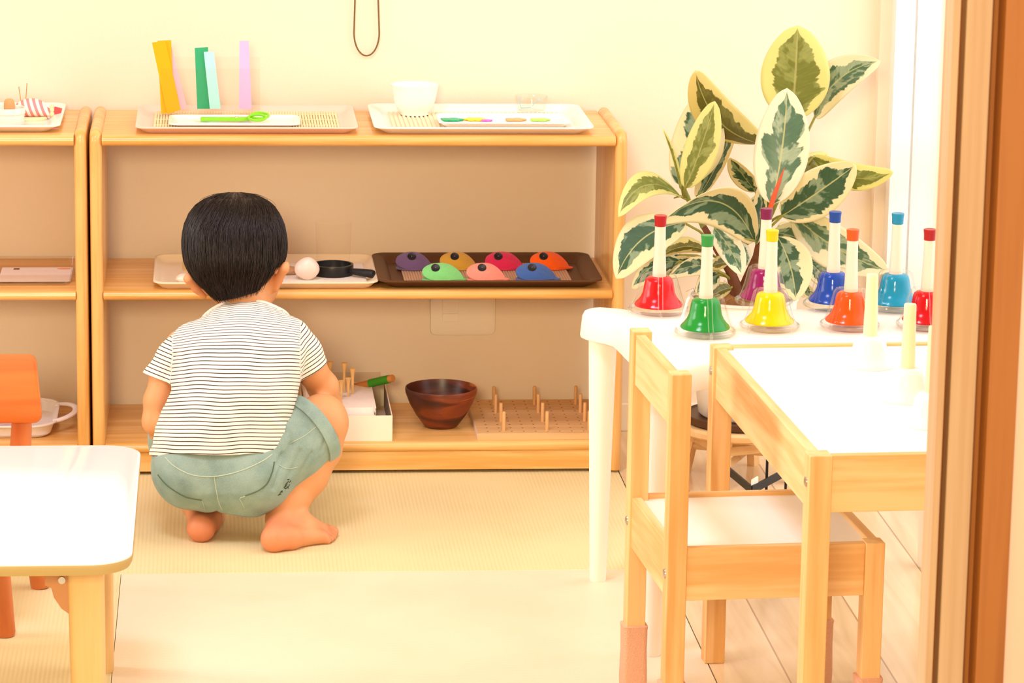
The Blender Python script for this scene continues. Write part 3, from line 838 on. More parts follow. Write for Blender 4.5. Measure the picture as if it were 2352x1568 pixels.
# ------------------------------------------------------------------ bottom shelf, right unit
# white box with tissue pack, wooden tees, green wrapped stick
bxr = Zp(901, 1012, ZB)[0]; bxl = bxr-0.150; by0, by1 = 5.552, 5.80; bh = 0.044
bt_ = thing('paper_box', 'open white cardboard box on the bottom board beside the child\'s knee', 'box', ((bxl+bxr)/2, by0, ZB))
M_box = mat('white_card', srgb(246, 236, 212), 0.6)
M_boxin = mat('grey_card_inside', srgb(150, 132, 116), 0.8)
MB().box(bxl, bxr, by0, by1, ZB, ZB+0.002).build('base', M_box, bt_)
MB().box(bxl, bxr, by0, by0+0.0016, ZB+0.002, ZB+bh).build('front_wall', M_box, bt_)
MB().box(bxl, bxr, by1-0.0016, by1, ZB+0.002, ZB+bh).build('back_wall', M_box, bt_)
MB().box(bxl, bxl+0.0016, by0+.0016, by1-.0016, ZB+0.002, ZB+bh).build('side_wall', M_box, bt_)
MB().box(bxr-0.0016, bxr, by0+.0016, by1-.0016, ZB+0.002, ZB+bh).build('side_wall', M_box, bt_)
MB().box(bxr-0.0022, bxr-0.0016, by0+.0016, by1-.0016, ZB+0.002, ZB+bh-0.001).build('side_lining', M_boxin, bt_, label='grey lining of the box')
# tissue stack
tr_ = bxr-0.026
mb = MB()
rg = []
nz_ = 9
for i in range(nz_):
    z = ZB+0.004+i*(0.050)/(nz_-1)
    ring = []
    for k, (x, y) in enumerate(rrect(0.118, 0.20, 0.006, 6, tr_-0.060, by0+0.112)):
        j = 0.0018*math.sin(i*2.1+k*1.7)+0.0012*math.sin(k*0.9+i)
        ring.append((x+j, y+j, z+0.0015*math.sin(k*0.55+i)))
    rg.append(ring)
mb.rings(rg)
tag(mb.build('paper_stack', mat('tissue_paper', srgb(252, 240, 226), 0.85, bump=0.5, nscale=120), loc=(tr_-0.06, by0+0.112, ZB+0.004)), 'stack of crinkled white papers filling the white box', 'paper stack')
ztop = ZB+0.055
# clear sheet behind
csx0 = Yp(780, 855, 5.77)[0]; csx1 = Yp(874, 855, 5.77)[0]; csz = Yp(820, 855, 5.77)[2]
tag(MB().box(csx0-0.03, csx1, 5.770, 5.7725, ZB+0.0022, csz).build('clear_sheet', clear('smoky_sheet', (0.93, 0.91, 0.88, 1), 0.02), loc=(csx1, 5.77, ZB)), 'clear plastic sheet standing at the back of the white box', 'sheet')
# wooden tees
def tee(px, pyt, pyb, y, label, lean=0.0):
    a = Yp(px, pyt, y); b_ = Yp(px-2, pyb, y)
    zt = a[2]; zb = ztop-0.002
    L = zt-zb
    prof = [(0.0006, 0), (0.0016, 0.004), (0.0022, 0.010), (0.0024, L*0.62), (0.0030, L*0.78), (0.0046, L*0.95), (0.0056, L*0.985), (0.0055, L), (0.0040, L-0.0008), (0.0002, L-0.0022)]
    o = MB().lathe(prof, n=18, c=(a[0], y, zb)).build('wooden_tee', MATS.get('tee_wood') or mat('tee_wood', srgb(236, 188, 116), 0.5, noise=0.06), loc=(a[0], y, zb))
    tag(o, label, 'wooden tee', 'wooden tees in the white box')
tee(758, 830, 880, 5.70, 'wooden tee nearest the child\'s sleeve, tallest at the left')
tee(791, 833, 880, 5.68, 'wooden tee standing tall in the middle of the box')
tee(810, 846, 890, 5.67, 'wooden tee standing rightmost of the tees')
tee(784, 874, 900, 5.63, 'short wooden tee in front, beside the child\'s arm')
tee(800, 868, 905, 5.65, 'short wooden tee half sunk between the taller tees')
# green wrapped stick
a = Yp(850, 880, 5.725); b_ = Yp(903, 868, 5.69)
dv_ = (b_-a)/np.linalg.norm(b_-a)
gs = thing('wrapped_stick', 'wooden stick with a green wrapping resting on the box rim', 'stick', tuple(a))
MB().tube([a-dv_*0.045, a+dv_*0.001, b_-dv_*0.001, b_], [0.0060, 0.0064, 0.0064, 0.0058], n=18).build('rod', mat('rod_wood', srgb(196, 130, 66), 0.6, noise=0.1), gs)
MB().tube([a, b_-dv_*0.009], 0.0072, n=18).build('green_wrap', mat('green_tape', srgb(62, 150, 30), 0.6), gs)
# wooden bowl
m_bowl, nt, b = _new('acacia_bowl')
N = nt.nodes.new
tc = N('ShaderNodeTexCoord'); mp = N('ShaderNodeMapping')
mp.inputs['Rotation'].default_value = (0.2, math.radians(50), 0.5); mp.inputs['Scale'].default_value = (5, 5, 30)
n1 = N('ShaderNodeTexNoise'); n1.inputs['Scale'].default_value = 1.1; n1.inputs['Detail'].default_value = 4; n1.inputs['Distortion'].default_value = 0.7
nt.links.new(tc.outputs['Object'], mp.inputs[0]); nt.links.new(mp.outputs[0], n1.inputs['Vector'])
cr = N('ShaderNodeValToRGB'); els = cr.color_ramp.elements
els[0].position = 0.34; els[0].color = srgb(56, 20, 12); els[1].position = 0.66; els[1].color = srgb(196, 112, 48)
e = els.new(0.45); e.color = srgb(92, 36, 18); e = els.new(0.52); e.color = srgb(134, 60, 28); e = els.new(0.60); e.color = srgb(120, 52, 24)
nt.links.new(n1.outputs['Fac'], cr.inputs[0]); nt.links.new(cr.outputs[0], b.inputs['Base Color'])
b.inputs['Roughness'].default_value = 0.35
p = Zp(1008, 962, ZB)
pby = 5.655; pbx = p[0]
prof = [(0.0001, 0), (0.026, 0), (0.0295, 0.003), (0.0435, 0.022), (0.0545, 0.042), (0.0612, 0.060), (0.0618, 0.066), (0.0612, 0.069), (0.0598, 0.0690), (0.0575, 0.060), (0.051, 0.040), (0.038, 0.020), (0.024, 0.008), (0.0001, 0.006)]
tag(MB().lathe(prof, n=64, c=(pbx, pby, ZB)).build('wooden_bowl', m_bowl, loc=(pbx, pby, ZB)), 'dark grained wooden bowl on the bottom board beside the pegboard', 'bowl')
# pegboard
gx0 = Zp(1100, 1000, ZB+.012)[0]-0.0; gx0 = 0.4430; gx1 = 0.6585; gy0, gy1 = 5.552, 5.800; gz = ZB+0.012
pbn = thing('pegboard', 'wooden pegboard drilled with rows of holes on the bottom board, right end', 'pegboard', ((gx0+gx1)/2, (gy0+gy1)/2, ZB))
M_pb = wood('pegboard_wood', srgb(206, 160, 104), srgb(222, 180, 124), 'x', 0.6, 14)
MB().box(gx0, gx1, gy0, gy1, ZB, gz).build('board', M_pb, pbn, bevel=0.0006)
MB().box(gx0-0.0004, gx0, gy0, gy1, ZB+0.0005, gz-0.0005).build('pale_edge', mat('pale_edge', srgb(240, 214, 196), 0.6), pbn)
M_hole = mat('drilled_hole', srgb(120, 80, 42), 0.9)
hx_ = np.linspace(gx0+0.018, gx1-0.014, 10); hy_ = np.linspace(gy0+0.014, gy1-0.016, 10)
for i in range(10):
    for j in range(10):
        MB().prism([(hx_[i]+0.0016*math.cos(a), hy_[j]+0.0016*math.sin(a)) for a in np.linspace(0, 2*PI, 11)[:-1]], gz, gz+0.0002).build('hole', M_hole, pbn)
M_peg = mat('peg_beech', srgb(222, 172, 112), 0.55, noise=0.06)
pegs = [(1157, 985, 941, 'front left'), (1256, 985, 941, 'front middle'), (1353, 985, 941, 'front right, beside the white table leg'),
        (1150, 962, 918, 'second row left'), (1246, 962, 918, 'second row middle'), (1343, 960, 918, 'second row right'),
        (1138, 940, 894, 'third row left'), (1236, 940, 894, 'third row middle'), (1333, 940, 894, 'third row right'),
        (1134, 922, 872, 'back row left corner'), (1227, 922, 872, 'back row middle'), (1322, 922, 872, 'back row right')]
rows_y = [gy0+0.020, gy0+0.083, gy0+0.146, gy0+0.208]
proto = None
for k, (px, pyb, pyt, lb) in enumerate(pegs):
    p = Zp(px, pyb, gz)
    y = rows_y[k//3]
    x = Yp(px, pyb, y)[0]
    x = min(x, gx1-0.004)
    if proto is None:
        proto = tag(MB().lathe([(0.0001, 0), (0.0030, 0), (0.0030, 0.0320), (0.0024, 0.0332), (0.0001, 0.0334)], n=14).build('peg', M_peg), '', 'peg', 'pegs in the pegboard')
        o = proto
    else:
        o = proto.copy(); C.objects.link(o)
    o.location = (x, y, gz)
    o['label'] = 'slim wooden peg in the pegboard, '+lb
# ------------------------------------------------------------------ white plastic table with coloured bells
TZ = 0.415
LF = np.array([0.575, 4.898]); LN = np.array([0.610, 4.526]); LR = np.array([1.088, 4.955]); LX = LN+LR-LF
LX = LX + np.array([-0.004, 0])
wtab = thing('play_table', 'white plastic table with rounded corners carrying the eight coloured bells', 'table', ((LF[0]+LX[0])/2, (LF[1]+LX[1])/2, 0))
def lobed(rl, mids, n=22):
    cs = [LN, LX, LR, LF]; out = []
    for i in range(4):
        a, b_ = cs[i], cs[(i+1) % 4]
        d = (b_-a); L = np.linalg.norm(d); d /= L; nn = np.array([d[1], -d[0]])
        p = cs[i-1]; d0 = (a-p)/np.linalg.norm(a-p); n0 = np.array([d0[1], -d0[0]])
        a0 = math.atan2(n0[1], n0[0]); a1 = math.atan2(nn[1], nn[0])
        if a1 < a0: a1 += 2*PI
        for k in range(9):
            t = a0+(a1-a0)*k/8
            out.append(a+rl*np.array([math.cos(t), math.sin(t)]))
        for k in range(1, n):
            s = k/n*L
            e = min(s, L-s)/0.075
            f_ = 0.5-0.5*math.cos(PI*min(1, e))
            out.append(a+d*s+nn*(rl+(mids[i]-rl)*f_))
    return out
mids = [-0.022, -0.004, -0.020, -0.004]
rg = []
for ro, z in ((-0.012, TZ-0.034), (-0.002, TZ-0.040), (0.002, TZ-0.040), (0.003, TZ-0.037), (0.0, TZ-0.008), (-0.003, TZ-0.002), (-0.008, TZ)):
    o = lobed(0.031+ro, [m_+ro for m_ in mids])
    rg.append([(x, y, z) for x, y in o])
MB().rings(rg).build('tabletop', M_plastic, wtab)
for c in (LF, LN, LR, LX):
    MB().lathe([(0.0001, 0), (0.0118, 0), (0.0124, 0.002), (0.0212, TZ-0.035), (0.0001, TZ-0.035)], n=36, c=(c[0], c[1], 0)).build('leg', M_plastic, wtab)

M_ivory = mat('ivory_handle', srgb(236, 212, 190), 0.35, 0.4)
M_cover = clear('bell_cover_plastic', (0.99, 0.99, 0.98, 1), 0.012, 0.04, 0.8)
M_rib = clear('bell_rib_plastic', (0.985, 0.985, 0.965, 1), 0.10, 0.06, 0.7)
def colour_bell(px, py, col, capcol, rz, label):
    p = Zp(px, py, TZ)
    t = thing('desk_bell', label, 'bell', (p[0], p[1], TZ), 0, 'coloured bells on the white table')
    X, Y, Z = p[0], p[1], TZ
    mc = mat('bell_'+str(len(MATS)), col, 0.16, 0.3)
    mk = mat('cap_'+str(len(MATS)), capcol, 0.3, 0.5)
    bell = [(0.0338, 0.0125), (0.0352, 0.0120), (0.0358, 0.0135), (0.0345, 0.0160), (0.0305, 0.0200), (0.0265, 0.0255), (0.0238, 0.0320), (0.0224, 0.0400), (0.0212, 0.0470), (0.0196, 0.0520), (0.0160, 0.0550), (0.0090, 0.0560), (0.0001, 0.0561)]
    MB().lathe(bell, n=64, c=(X, Y, Z)).build('bell_cup', mc, t)
    def mod(a, f_):
        d = min(abs(((a-rz+PI/4) % (PI/2))-PI/4), 1)
        return 1+0.045*math.exp(-(d/0.11)**2)*(1 if f_ > 0.2 else 0.2)
    cov = [(0.0105, 0.0602), (0.0160, 0.0602), (0.0215, 0.0592), (0.0246, 0.0560), (0.0266, 0.0480), (0.0300, 0.0340), (0.0340, 0.0210), (0.0375, 0.0135), (0.0408, 0.0112), (0.0425, 0.0095), (0.0428, 0.0070), (0.0415, 0.0050), (0.0385, 0.0045)]
    cv = MB().lathe(cov, n=96, c=(X, Y, Z), mod=mod).build('clear_cover', M_cover, t, sharp=80)
    MB().lathe([(0.0405, 0.0050), (0.0425, 0.0046), (0.0436, 0.0056), (0.0436, 0.0092), (0.0425, 0.0104), (0.0405, 0.0100)], n=72, c=(X, Y, Z), close=True).build('base_ring', M_rib, cv)
    for k in range(4):
        a = rz+k*PI/2
        c, s = math.cos(a), math.sin(a)
        q = [(0.0225, 0.0588), (0.0258, 0.0530), (0.0305, 0.0350), (0.0348, 0.0215), (0.0395, 0.0125)]
        for off in (-0.0032, 0.0032):
            MB().tube([(X+r*1.035*c-off*s, Y+r*1.035*s+off*c, Z+z) for r, z in q], 0.0008, n=6).build('cover_rib', M_rib, cv)
        MB().ell((X+0.0432*c, Y+0.0432*s, Z+0.0070), (0.0026, 0.0026, 0.0070), 12, 10).build('foot', M_rib, cv)
    MB().lathe([(0.0001, 0.052), (0.0100, 0.052), (0.0101, 0.060), (0.0092, 0.080), (0.0083, 0.105), (0.0079, 0.133), (0.0001, 0.133)], n=32, c=(X, Y, Z)).build('handle', M_ivory, t)
    cp_ = MB().lathe([(0.0079, 0.1305), (0.0085, 0.1310), (0.0087, 0.1400), (0.0094, 0.1445), (0.0094, 0.1462), (0.0088, 0.1468), (0.0060, 0.1462), (0.0001, 0.1460)], n=32, c=(X, Y, Z)).build('cap', mk, t)
    return t
R_, G_, Y_, B_, O_, CY, PU, DR = srgb(206, 12, 22), srgb(16, 136, 44), srgb(244, 196, 0), srgb(12, 64, 160), srgb(236, 78, 8), srgb(8, 134, 170), srgb(134, 16, 86), srgb(186, 4, 20)
colour_bell(1512, 719, R_, srgb(166, 14, 20), -1.62, 'red bell at the left front corner of the white table')
colour_bell(1619, 771, G_, srgb(44, 140, 60), -1.50, 'green bell in the front row between the red and yellow bells')
colour_bell(1754, 700, PU, srgb(116, 14, 68), -0.95, 'purple bell at the back, half hidden by the yellow bell')
colour_bell(1767, 757, Y_, srgb(238, 190, 4), -0.90, 'yellow bell in the front row with a yellow handle cap')
colour_bell(1911, 708, B_, srgb(10, 66, 146), -2.4, 'blue bell at the back between the purple and sky blue bells')
colour_bell(1951, 755, O_, srgb(232, 80, 16), -0.85, 'orange bell in the front row, right of the yellow bell')
colour_bell(2054, 712, CY, srgb(18, 132, 168), -0.80, 'sky blue bell at the back right near the window')
colour_bell(2127, 754, DR, srgb(158, 14, 14), -1.55, 'dark red bell at the right, half hidden by the wooden door post')

# ------------------------------------------------------------------ light pine children's table with white bells
TX, TY, TR = 0.7070, 3.8814, 0.04766
def oriented(t, fn):
    return fn
tb = thing('wooden_table', 'low light pine table with a white top holding three white bells', 'table', (0, 0, 0))
W_, L_, H_ = 0.48, 0.63, 0.45
lw, ld = 0.028, 0.030
for x in (0, W_-lw):
    for y in (0, L_-ld):
        lg = MB().box(x, x+lw, y, y+ld, 0, H_).build('leg', M_latt_z, tb, bevel=0.0015)
        xs_ = x-0.0012 if x == 0 else x+lw+0.0012
        s_ = -1 if x == 0 else 1
        c0 = (x if x == 0 else x+lw, y+ld*0.5, H_-0.035)
        MB().tube([c0, (c0[0]+s_*0.0015, c0[1], c0[2]), (c0[0]+s_*0.0024, c0[1], c0[2])], [0.0062, 0.0060, 0.0035], n=20).build('bolt', M_steel, lg)
for x0 in (0.004, W_-0.018):
    MB().box(x0, x0+0.014, ld, L_-ld, H_-0.071, H_-0.001).build('side_rail', M_latt_y, tb, bevel=0.001)
for y0 in (0.004, L_-0.018):
    MB().box(lw, W_-lw, y0, y0+0.014, H_-0.071, H_-0.001).build('end_rail', M_latt_x, tb, bevel=0.001)
MB().box(0.018, W_-0.018, 0.018, L_-0.018, H_-0.010, H_-0.004).build('tabletop', M_white, tb)
tb.location = (TX, TY, 0); tb.rotation_euler = (0, 0, TR)
ZW = H_-0.004
def white_bell(px, py, label, first=[None]):
    p = Zp(px, py, ZW)
    if first[0] is None:
        t = thing('hand_bell', label, 'bell', (0, 0, 0), 0, 'white bells on the pine table')
        mw = mat('white_enamel', srgb(240, 228, 218), 0.3, 0.4)
        MB().lathe([(0.0300, 0.001), (0.0345, 0.0), (0.0352, 0.0015), (0.0340, 0.0045), (0.0290, 0.0100), (0.0248, 0.0180), (0.0228, 0.0270), (0.0212, 0.0345), (0.0180, 0.0395), (0.0120, 0.0420), (0.0001, 0.0425)], n=56).build('bell_cup', mw, t)
        MB().lathe([(0.0001, 0.040), (0.0094, 0.040), (0.0092, 0.060), (0.0080, 0.110), (0.0078, 0.1240), (0.0072, 0.1252), (0.0001, 0.1248)], n=32).build('handle', mat('cream_handle', srgb(240, 222, 176), 0.35, 0.4), t)
        first[0] = t
        t.location = (p[0], p[1], ZW)
        return t
    return dup(first[0], (p[0], p[1], ZW), label=label)
white_bell(1996, 840, 'white bell farthest back on the pine table, in front of the orange bell')
white_bell(2082, 917, 'middle white bell of the three on the pine table')
white_bell(2138, 975, 'nearest white bell on the pine table, cut by the door post')

# ------------------------------------------------------------------ light pine child chair
ch = thing('child_chair', 'light pine child chair with white seat tucked under the pine table', 'chair', (0, 0, 0))
A_ = Zp(1455, 762, 0.50); B2 = Zp(1544, 861, 0.50)
CW = float(np.linalg.norm((A_-B2)[:2]))+0.027
CD, SZ, BH = 0.283, 0.275, 0.50
CR = math.atan2(-(A_-B2)[0], (A_-B2)[1])
pw, pd = 0.0255, 0.027
M_socki = mat('knit_sock', srgb(230, 178, 146), 0.95, 0.05, bump=0.9, nscale=500)
for x in (0, CD-pw):
    for y in (0, CW-pd):
        h_ = BH if x == 0 else SZ
        nm = 'back_post' if x == 0 else 'front_leg'
        lg = MB().box(x, x+pw, y, y+pd, 0.001, h_).build(nm, M_latt_z, ch, bevel=0.0015)
        s_ = -1 if x == 0 else 1
        c0 = (x if x == 0 else x+pw, y+pd*0.5, SZ-0.036)
        MB().tube([c0, (c0[0]+s_*0.0015, c0[1], c0[2]), (c0[0]+s_*0.0024, c0[1], c0[2])], [0.0062, 0.0060, 0.0035], n=20).build('bolt', M_steel, lg)
        rg = []
        for z, g in ((0.0, 0.001), (0.0002, 0.0035), (0.02, 0.0042), (0.06, 0.0032), (0.088, 0.0036), (0.094, 0.0042), (0.095, 0.0008)):
            o = rrect(pw+2*g, pd+2*g, 0.006, 5, x+pw/2, y+pd/2)
            rg.append([(a, b_, z+0.0015*math.sin(k*0.4) if 0.01 < z < 0.094 else z) for k, (a, b_) in enumerate(o)])
        MB().rings(rg).build('sock', M_socki, lg, label='pinkish knitted sock pulled over the chair leg')
MB().box(0.0035, 0.0165, pd, CW-pd, BH-0.072, BH-0.004).build('back_rail', M_latt_y, ch, bevel=0.0012)
for x0 in (0.0035, CD-0.0165):
    MB().box(x0, x0+0.013, pd, CW-pd, SZ-0.070, SZ-0.001).build('seat_rail', M_latt_y, ch, bevel=0.001)
for y0 in (0.0035, CW-0.0165):
    MB().box(pw, CD-pw, y0, y0+0.013, SZ-0.070, SZ-0.001).build('seat_rail', M_latt_x, ch, bevel=0.001)
MB().box(0.0165, CD-0.0165, 0.0165, CW-0.0165, SZ-0.012, SZ-0.006).build('seat', mat('seat_laminate', srgb(248, 240, 226), 0.4, 0.4), ch)
ch.location = (B2[0], B2[1], 0); ch.rotation_euler = (0, 0, CR)

# ------------------------------------------------------------------ white topped folding table, left foreground
FZ = 0.305
ft = thing('folding_table', 'low folding table with a glossy white top in the left foreground', 'table', (-0.40, 4.25, 0))
M_gloss = mat('glossy_white', srgb(250, 250, 250), 0.12, 0.5, coat=0.3)
M_edge = mat('cream_edge_band', srgb(190, 166, 106), 0.5, 0.3)
M_fleg = wood('folding_leg_wood', srgb(226, 184, 116), srgb(238, 202, 140), 'z', 0.45, 10)
fx0, fx1, fy0, fy1 = -0.86, -0.0985, 3.952, 4.538
fcx, fcy, fw, fd = (fx0+fx1)/2, (fy0+fy1)/2, fx1-fx0, fy1-fy0
def fr(ins, z): return [(x, y, z) for x, y in rrect(fw-2*ins, fd-2*ins, 0.052-ins, 12, fcx, fcy)]
MB().rings([fr(0.0010, FZ-0.0022), fr(0.0010, FZ-0.0004), fr(0.0016, FZ)]).build('top_panel', M_gloss, ft)
MB().rings([fr(0.010, FZ-0.017), fr(0.004, FZ-0.0155), fr(0.001, FZ-0.010), fr(0.0, FZ-0.0045), fr(0.0008, FZ-0.0022)]).build('edge_band', M_edge, ft)
for i, (lx_, ly_) in enumerate(((-0.155, 4.05), (-0.1575, 4.487), (-0.80, 4.05), (-0.80, 4.487))):
    sgn = -1 if lx_ > -0.5 else 1
    w0 = 0.0225
    rg = []
    for z, sx_ in ((0.0, 0.018), (0.002, 0.0195), (0.16, 0.0215), (FZ-0.019, w0)):
        dx = 0.003*(z/0.3)*-1
        rg.append([(lx_+dx+a, ly_+b_, z) for a, b_ in rrect(2*sx_, 0.034, 0.009, 6)])
    lg = MB().rings(rg).build('leg', M_fleg, ft)
    if sgn < 0:
        bx_ = lx_-0.0225
        out = [(bx_+0.006, FZ-0.018), (bx_-0.030, FZ-0.018), (bx_-0.030, FZ-0.052), (bx_-0.022, FZ-0.055), (bx_-0.019, FZ-0.068), (bx_-0.010, FZ-0.082), (bx_+0.006, FZ-0.094)]
    else:
        bx_ = lx_+0.0225
        out = [(bx_-0.006, FZ-0.018), (bx_+0.030, FZ-0.018), (bx_+0.030, FZ-0.052), (bx_+0.022, FZ-0.055), (bx_+0.019, FZ-0.068), (bx_+0.010, FZ-0.082), (bx_-0.006, FZ-0.094)]
    hb = MB().rings([[(x, ly_-0.011, z) for x, z in out], [(x, ly_+0.011, z) for x, z in out]]).build('hinge_block', mat('hinge_wood', srgb(196, 140, 90), 0.55) if 'hinge_wood' not in MATS else MATS['hinge_wood'], ft, bevel=0.001)
    MB().tube([(bx_+sgn*0.009, ly_-0.0108, FZ-0.045), (bx_+sgn*0.009, ly_-0.0138, FZ-0.045)], 0.0045, n=18).build('pivot_bolt', M_steel, hb)
MB().box(-0.78, -0.19, 4.475, 4.495, FZ-0.042, FZ-0.017).build('cross_rail', M_fleg, ft)

# ------------------------------------------------------------------ orange stained chair behind it
oc = thing('toddler_chair', 'orange stained wooden chair behind the white folding table at the left edge', 'chair', (-0.40, 4.77, 0))
M_or = wood('orange_beech', srgb(200, 104, 30), srgb(214, 120, 42), 'x', 0.45, 10)
M_orz = wood('orange_beech_z', srgb(190, 100, 42), srgb(206, 118, 56), 'z', 0.45, 10)
q = [Yp(-12, 815, 4.875), Yp(84, 816, 4.875), Yp(97, 968, 4.875), Yp(-12, 973, 4.875)]
zt, zb = q[0][2], q[2][2]; xr_t, xr_b = q[1][0], q[2][0]; xc = -0.40
def backpanel(ins, y):
    o = []
    wt, wb = (xr_t-xc)-ins, (xr_b-xc)-ins
    r = 0.012-ins*0.5
    corners = [(xc+wb, zb+ins), (xc+wt, zt-ins), (xc-wt, zt-ins), (xc-wb, zb+ins)]
    for i, (cx_, cz_) in enumerate(corners):
        a0 = -PI/2+i*PI/2
        sx_ = -1 if i in (0, 1) else 1; sz_ = 1 if i in (0, 3) else -1
        for k in range(7):
            a = a0+PI/2*k/6
            xx, zz_ = cx_+sx_*r+r*math.cos(a), cz_+sz_*r+r*math.sin(a)
            o.append((xx, y+0.05*(zz_-zb)+0.25*(xx-xc)**2*-1, zz_))
    return o
MB().rings([backpanel(0.004, 4.868), backpanel(0.001, 4.869), backpanel(0, 4.872), backpanel(0, 4.880), backpanel(0.001, 4.883), backpanel(0.004, 4.884)]).build('backrest', M_or, oc)
for s in (1, -1):
    bx_ = s*(-0.278-xc)
    fx_ = s*(-0.257-xc)
    MB().tube([(xc+fx_, 4.888, 0.001), (xc+fx_*0.995, 4.888, 0.006), (xc+bx_*0.95, 4.890, 0.20), (xc+bx_, 4.893, zb+0.05)], [0.0135, 0.0145, 0.0160, 0.0140], n=22).build('rear_leg', M_orz, oc)
    q = Zp(13, 1455)
    MB().tube([(xc+s*(q[0]-xc), 4.650, 0.001), (xc+s*(q[0]-xc), 4.650, 0.006), (xc+s*0.090, 4.668, 0.185)], [0.0135, 0.0145, 0.0160], n=22).build('front_leg', M_orz, oc)
MB().rings([[(x, y, z) for x, y in rrect(0.27+g, 0.25+g, 0.04, 8, xc, 4.768)] for z, g in ((0.185, -0.006), (0.188, 0), (0.199, 0), (0.202, -0.006))]).build('seat', M_or, oc)
# ------------------------------------------------------------------ variegated rubber plant in its white pot on a stool
PX, PY = 0.880, 5.50
ZD = 0.112      # top of the dark round tray
stool = thing('plant_stool', 'round light wood stool with slanted legs under the potted plant', 'stool', (PX, PY, 0))
M_beech = wood('stool_beech', srgb(226, 180, 116), srgb(242, 206, 150), 'x', 0.5, 12)
M_beechz = wood('stool_beech_z', srgb(226, 176, 112), srgb(240, 200, 142), 'z', 0.5, 12)
MB().lathe([(0.0001, 0.082), (0.098, 0.082), (0.104, 0.086), (0.104, 0.094), (0.100, 0.0980), (0.0001, 0.0980)], n=64, c=(PX, PY, 0)).build('seat', M_beech, stool)
for k in range(4):
    a = PI/4+k*PI/2+0.35
    c, s = math.cos(a), math.sin(a)
    MB().box(-0.010, 0.010, -0.008, 0.008, 0, 0.082)
    lg = MB().tube([(PX+0.094*c, PY+0.094*s, 0), (PX+0.078*c, PY+0.078*s, 0.083)], [0.0105, 0.0115], n=4).build('leg', M_beechz, stool)
for k in range(2):
    a = PI/4+k*PI/2+0.35
    c, s = math.cos(a), math.sin(a)
    z = 0.036+0.014*k
    MB().tube([(PX-0.092*c, PY-0.092*s, z), (PX+0.092*c, PY+0.092*s, z)], 0.0085, n=4).build('cross_rung', M_beech, stool)
pts = [(PX+0.088*math.cos(PI/4+k*PI/2+0.35), PY+0.088*math.sin(PI/4+k*PI/2+0.35), 0.064) for k in range(4)]
for k in range(4):
    MB().tube([pts[k], pts[(k+1) % 4]], 0.0075, n=4).build('rung', M_beech, stool)
tag(MB().lathe([(0.0001, 0.0985), (0.088, 0.0985), (0.0915, 0.101), (0.0920, ZD-0.001), (0.0905, ZD+0.0005), (0.0885, ZD-0.002), (0.0001, ZD-0.002)], n=64, c=(PX, PY, 0))
    .build('round_tray', mat('dark_walnut', srgb(84, 52, 30), 0.4, noise=0.12, nscale=50), loc=(PX, PY, 0.0985)), 'dark brown round tray on the stool under the plant pot', 'tray')
# black metal stand in front of it
bs = thing('metal_stand', 'black flat metal band stand on thin rods beside the plant stool', 'stand', (0.905, 5.14, 0))
bk = mat('black_metal', srgb(20, 19, 18), 0.5, 0.4)
def atz(px, py, y): return Yp(px, py, y)
P0 = Yp(1660, 1090, 5.20); P1 = Yp(1728, 1084, 5.05); P2 = Yp(1805, 1103, 5.16); P3 = Yp(1738, 1080, 5.30)
bw_ = 0.013
def band(a, b_):
    d = np.array(b_)-np.array(a); d[2] = 0; d /= np.linalg.norm(d); n = np.array([-d[1], d[0], 0])*0.0015
    mb = MB()
    mb.rings([[a+n+(0, 0, bw_/2), a-n+(0, 0, bw_/2), a-n-(0, 0, bw_/2), a+n-(0, 0, bw_/2)], [b_+n+(0, 0, bw_/2), b_-n+(0, 0, bw_/2), b_-n-(0, 0, bw_/2), b_+n-(0, 0, bw_/2)]])
    return mb
zc_ = (P0[2]+P1[2]+P2[2])/3
for q in (P0, P1, P2, P3): q[2] = zc_
band(P0, P1).build('band', bk, bs); band(P1, P2).build('band', bk, bs)
for q in (P0, P2, (P1+P2)/2+np.array([-0.004, 0.0, 0])):
    MB().tube([(q[0], q[1], 0), (q[0], q[1], zc_+(0.055 if q[0] < P2[0]-0.004 and q[0] > P1[0] else 0.008))], 0.0022, n=10).build('rod', bk, bs)
MB().prism([(P1[0]-0.001, P1[1]+0.002), (P1[0]+0.013, P1[1]+0.020), (P1[0]+0.012, P1[1]+0.024)], zc_+0.002, zc_+0.016).build('white_tab', M_plastic, bs, label='small white tab on the black stand')

plant = thing('potted_rubber_plant', 'variegated rubber plant with cream edged leaves in a white pot by the window', 'plant', (PX, PY, ZD-0.001))
ZS = 0.300
prof = [(0.0001, ZD-0.001), (0.066, ZD-0.001), (0.070, ZD+0.003), (0.082, ZD+0.09), (0.090, ZS+0.008), (0.0925, ZS+0.010), (0.0925, ZS+0.014), (0.088, ZS+0.014), (0.085, ZS-0.002), (0.0001, ZS-0.004)]
MB().lathe(prof, n=56, c=(PX, PY, 0)).build('pot', mat('pot_glaze', srgb(246, 242, 234), 0.35, 0.4), plant)
mb = MB()
rg = []
for r, z in ((0.084, -0.003), (0.080, 0.006), (0.062, 0.014), (0.040, 0.020), (0.018, 0.023), (0.001, 0.023)):
    rg.append([(PX-0.012*(r < 0.05)+r*math.cos(a)*(1+0.04*math.sin(5*a)), PY+r*math.sin(a), ZS+z+0.003*math.sin(7*a+r*90)) for a in np.linspace(0, 2*PI, 41)[:-1]])
mb.rings(rg)
MB.build(mb, 'coir_mulch', mat('coir', srgb(150, 104, 60), 0.95, noise=0.4, nscale=70, bump=1.0), plant)
mb = MB()
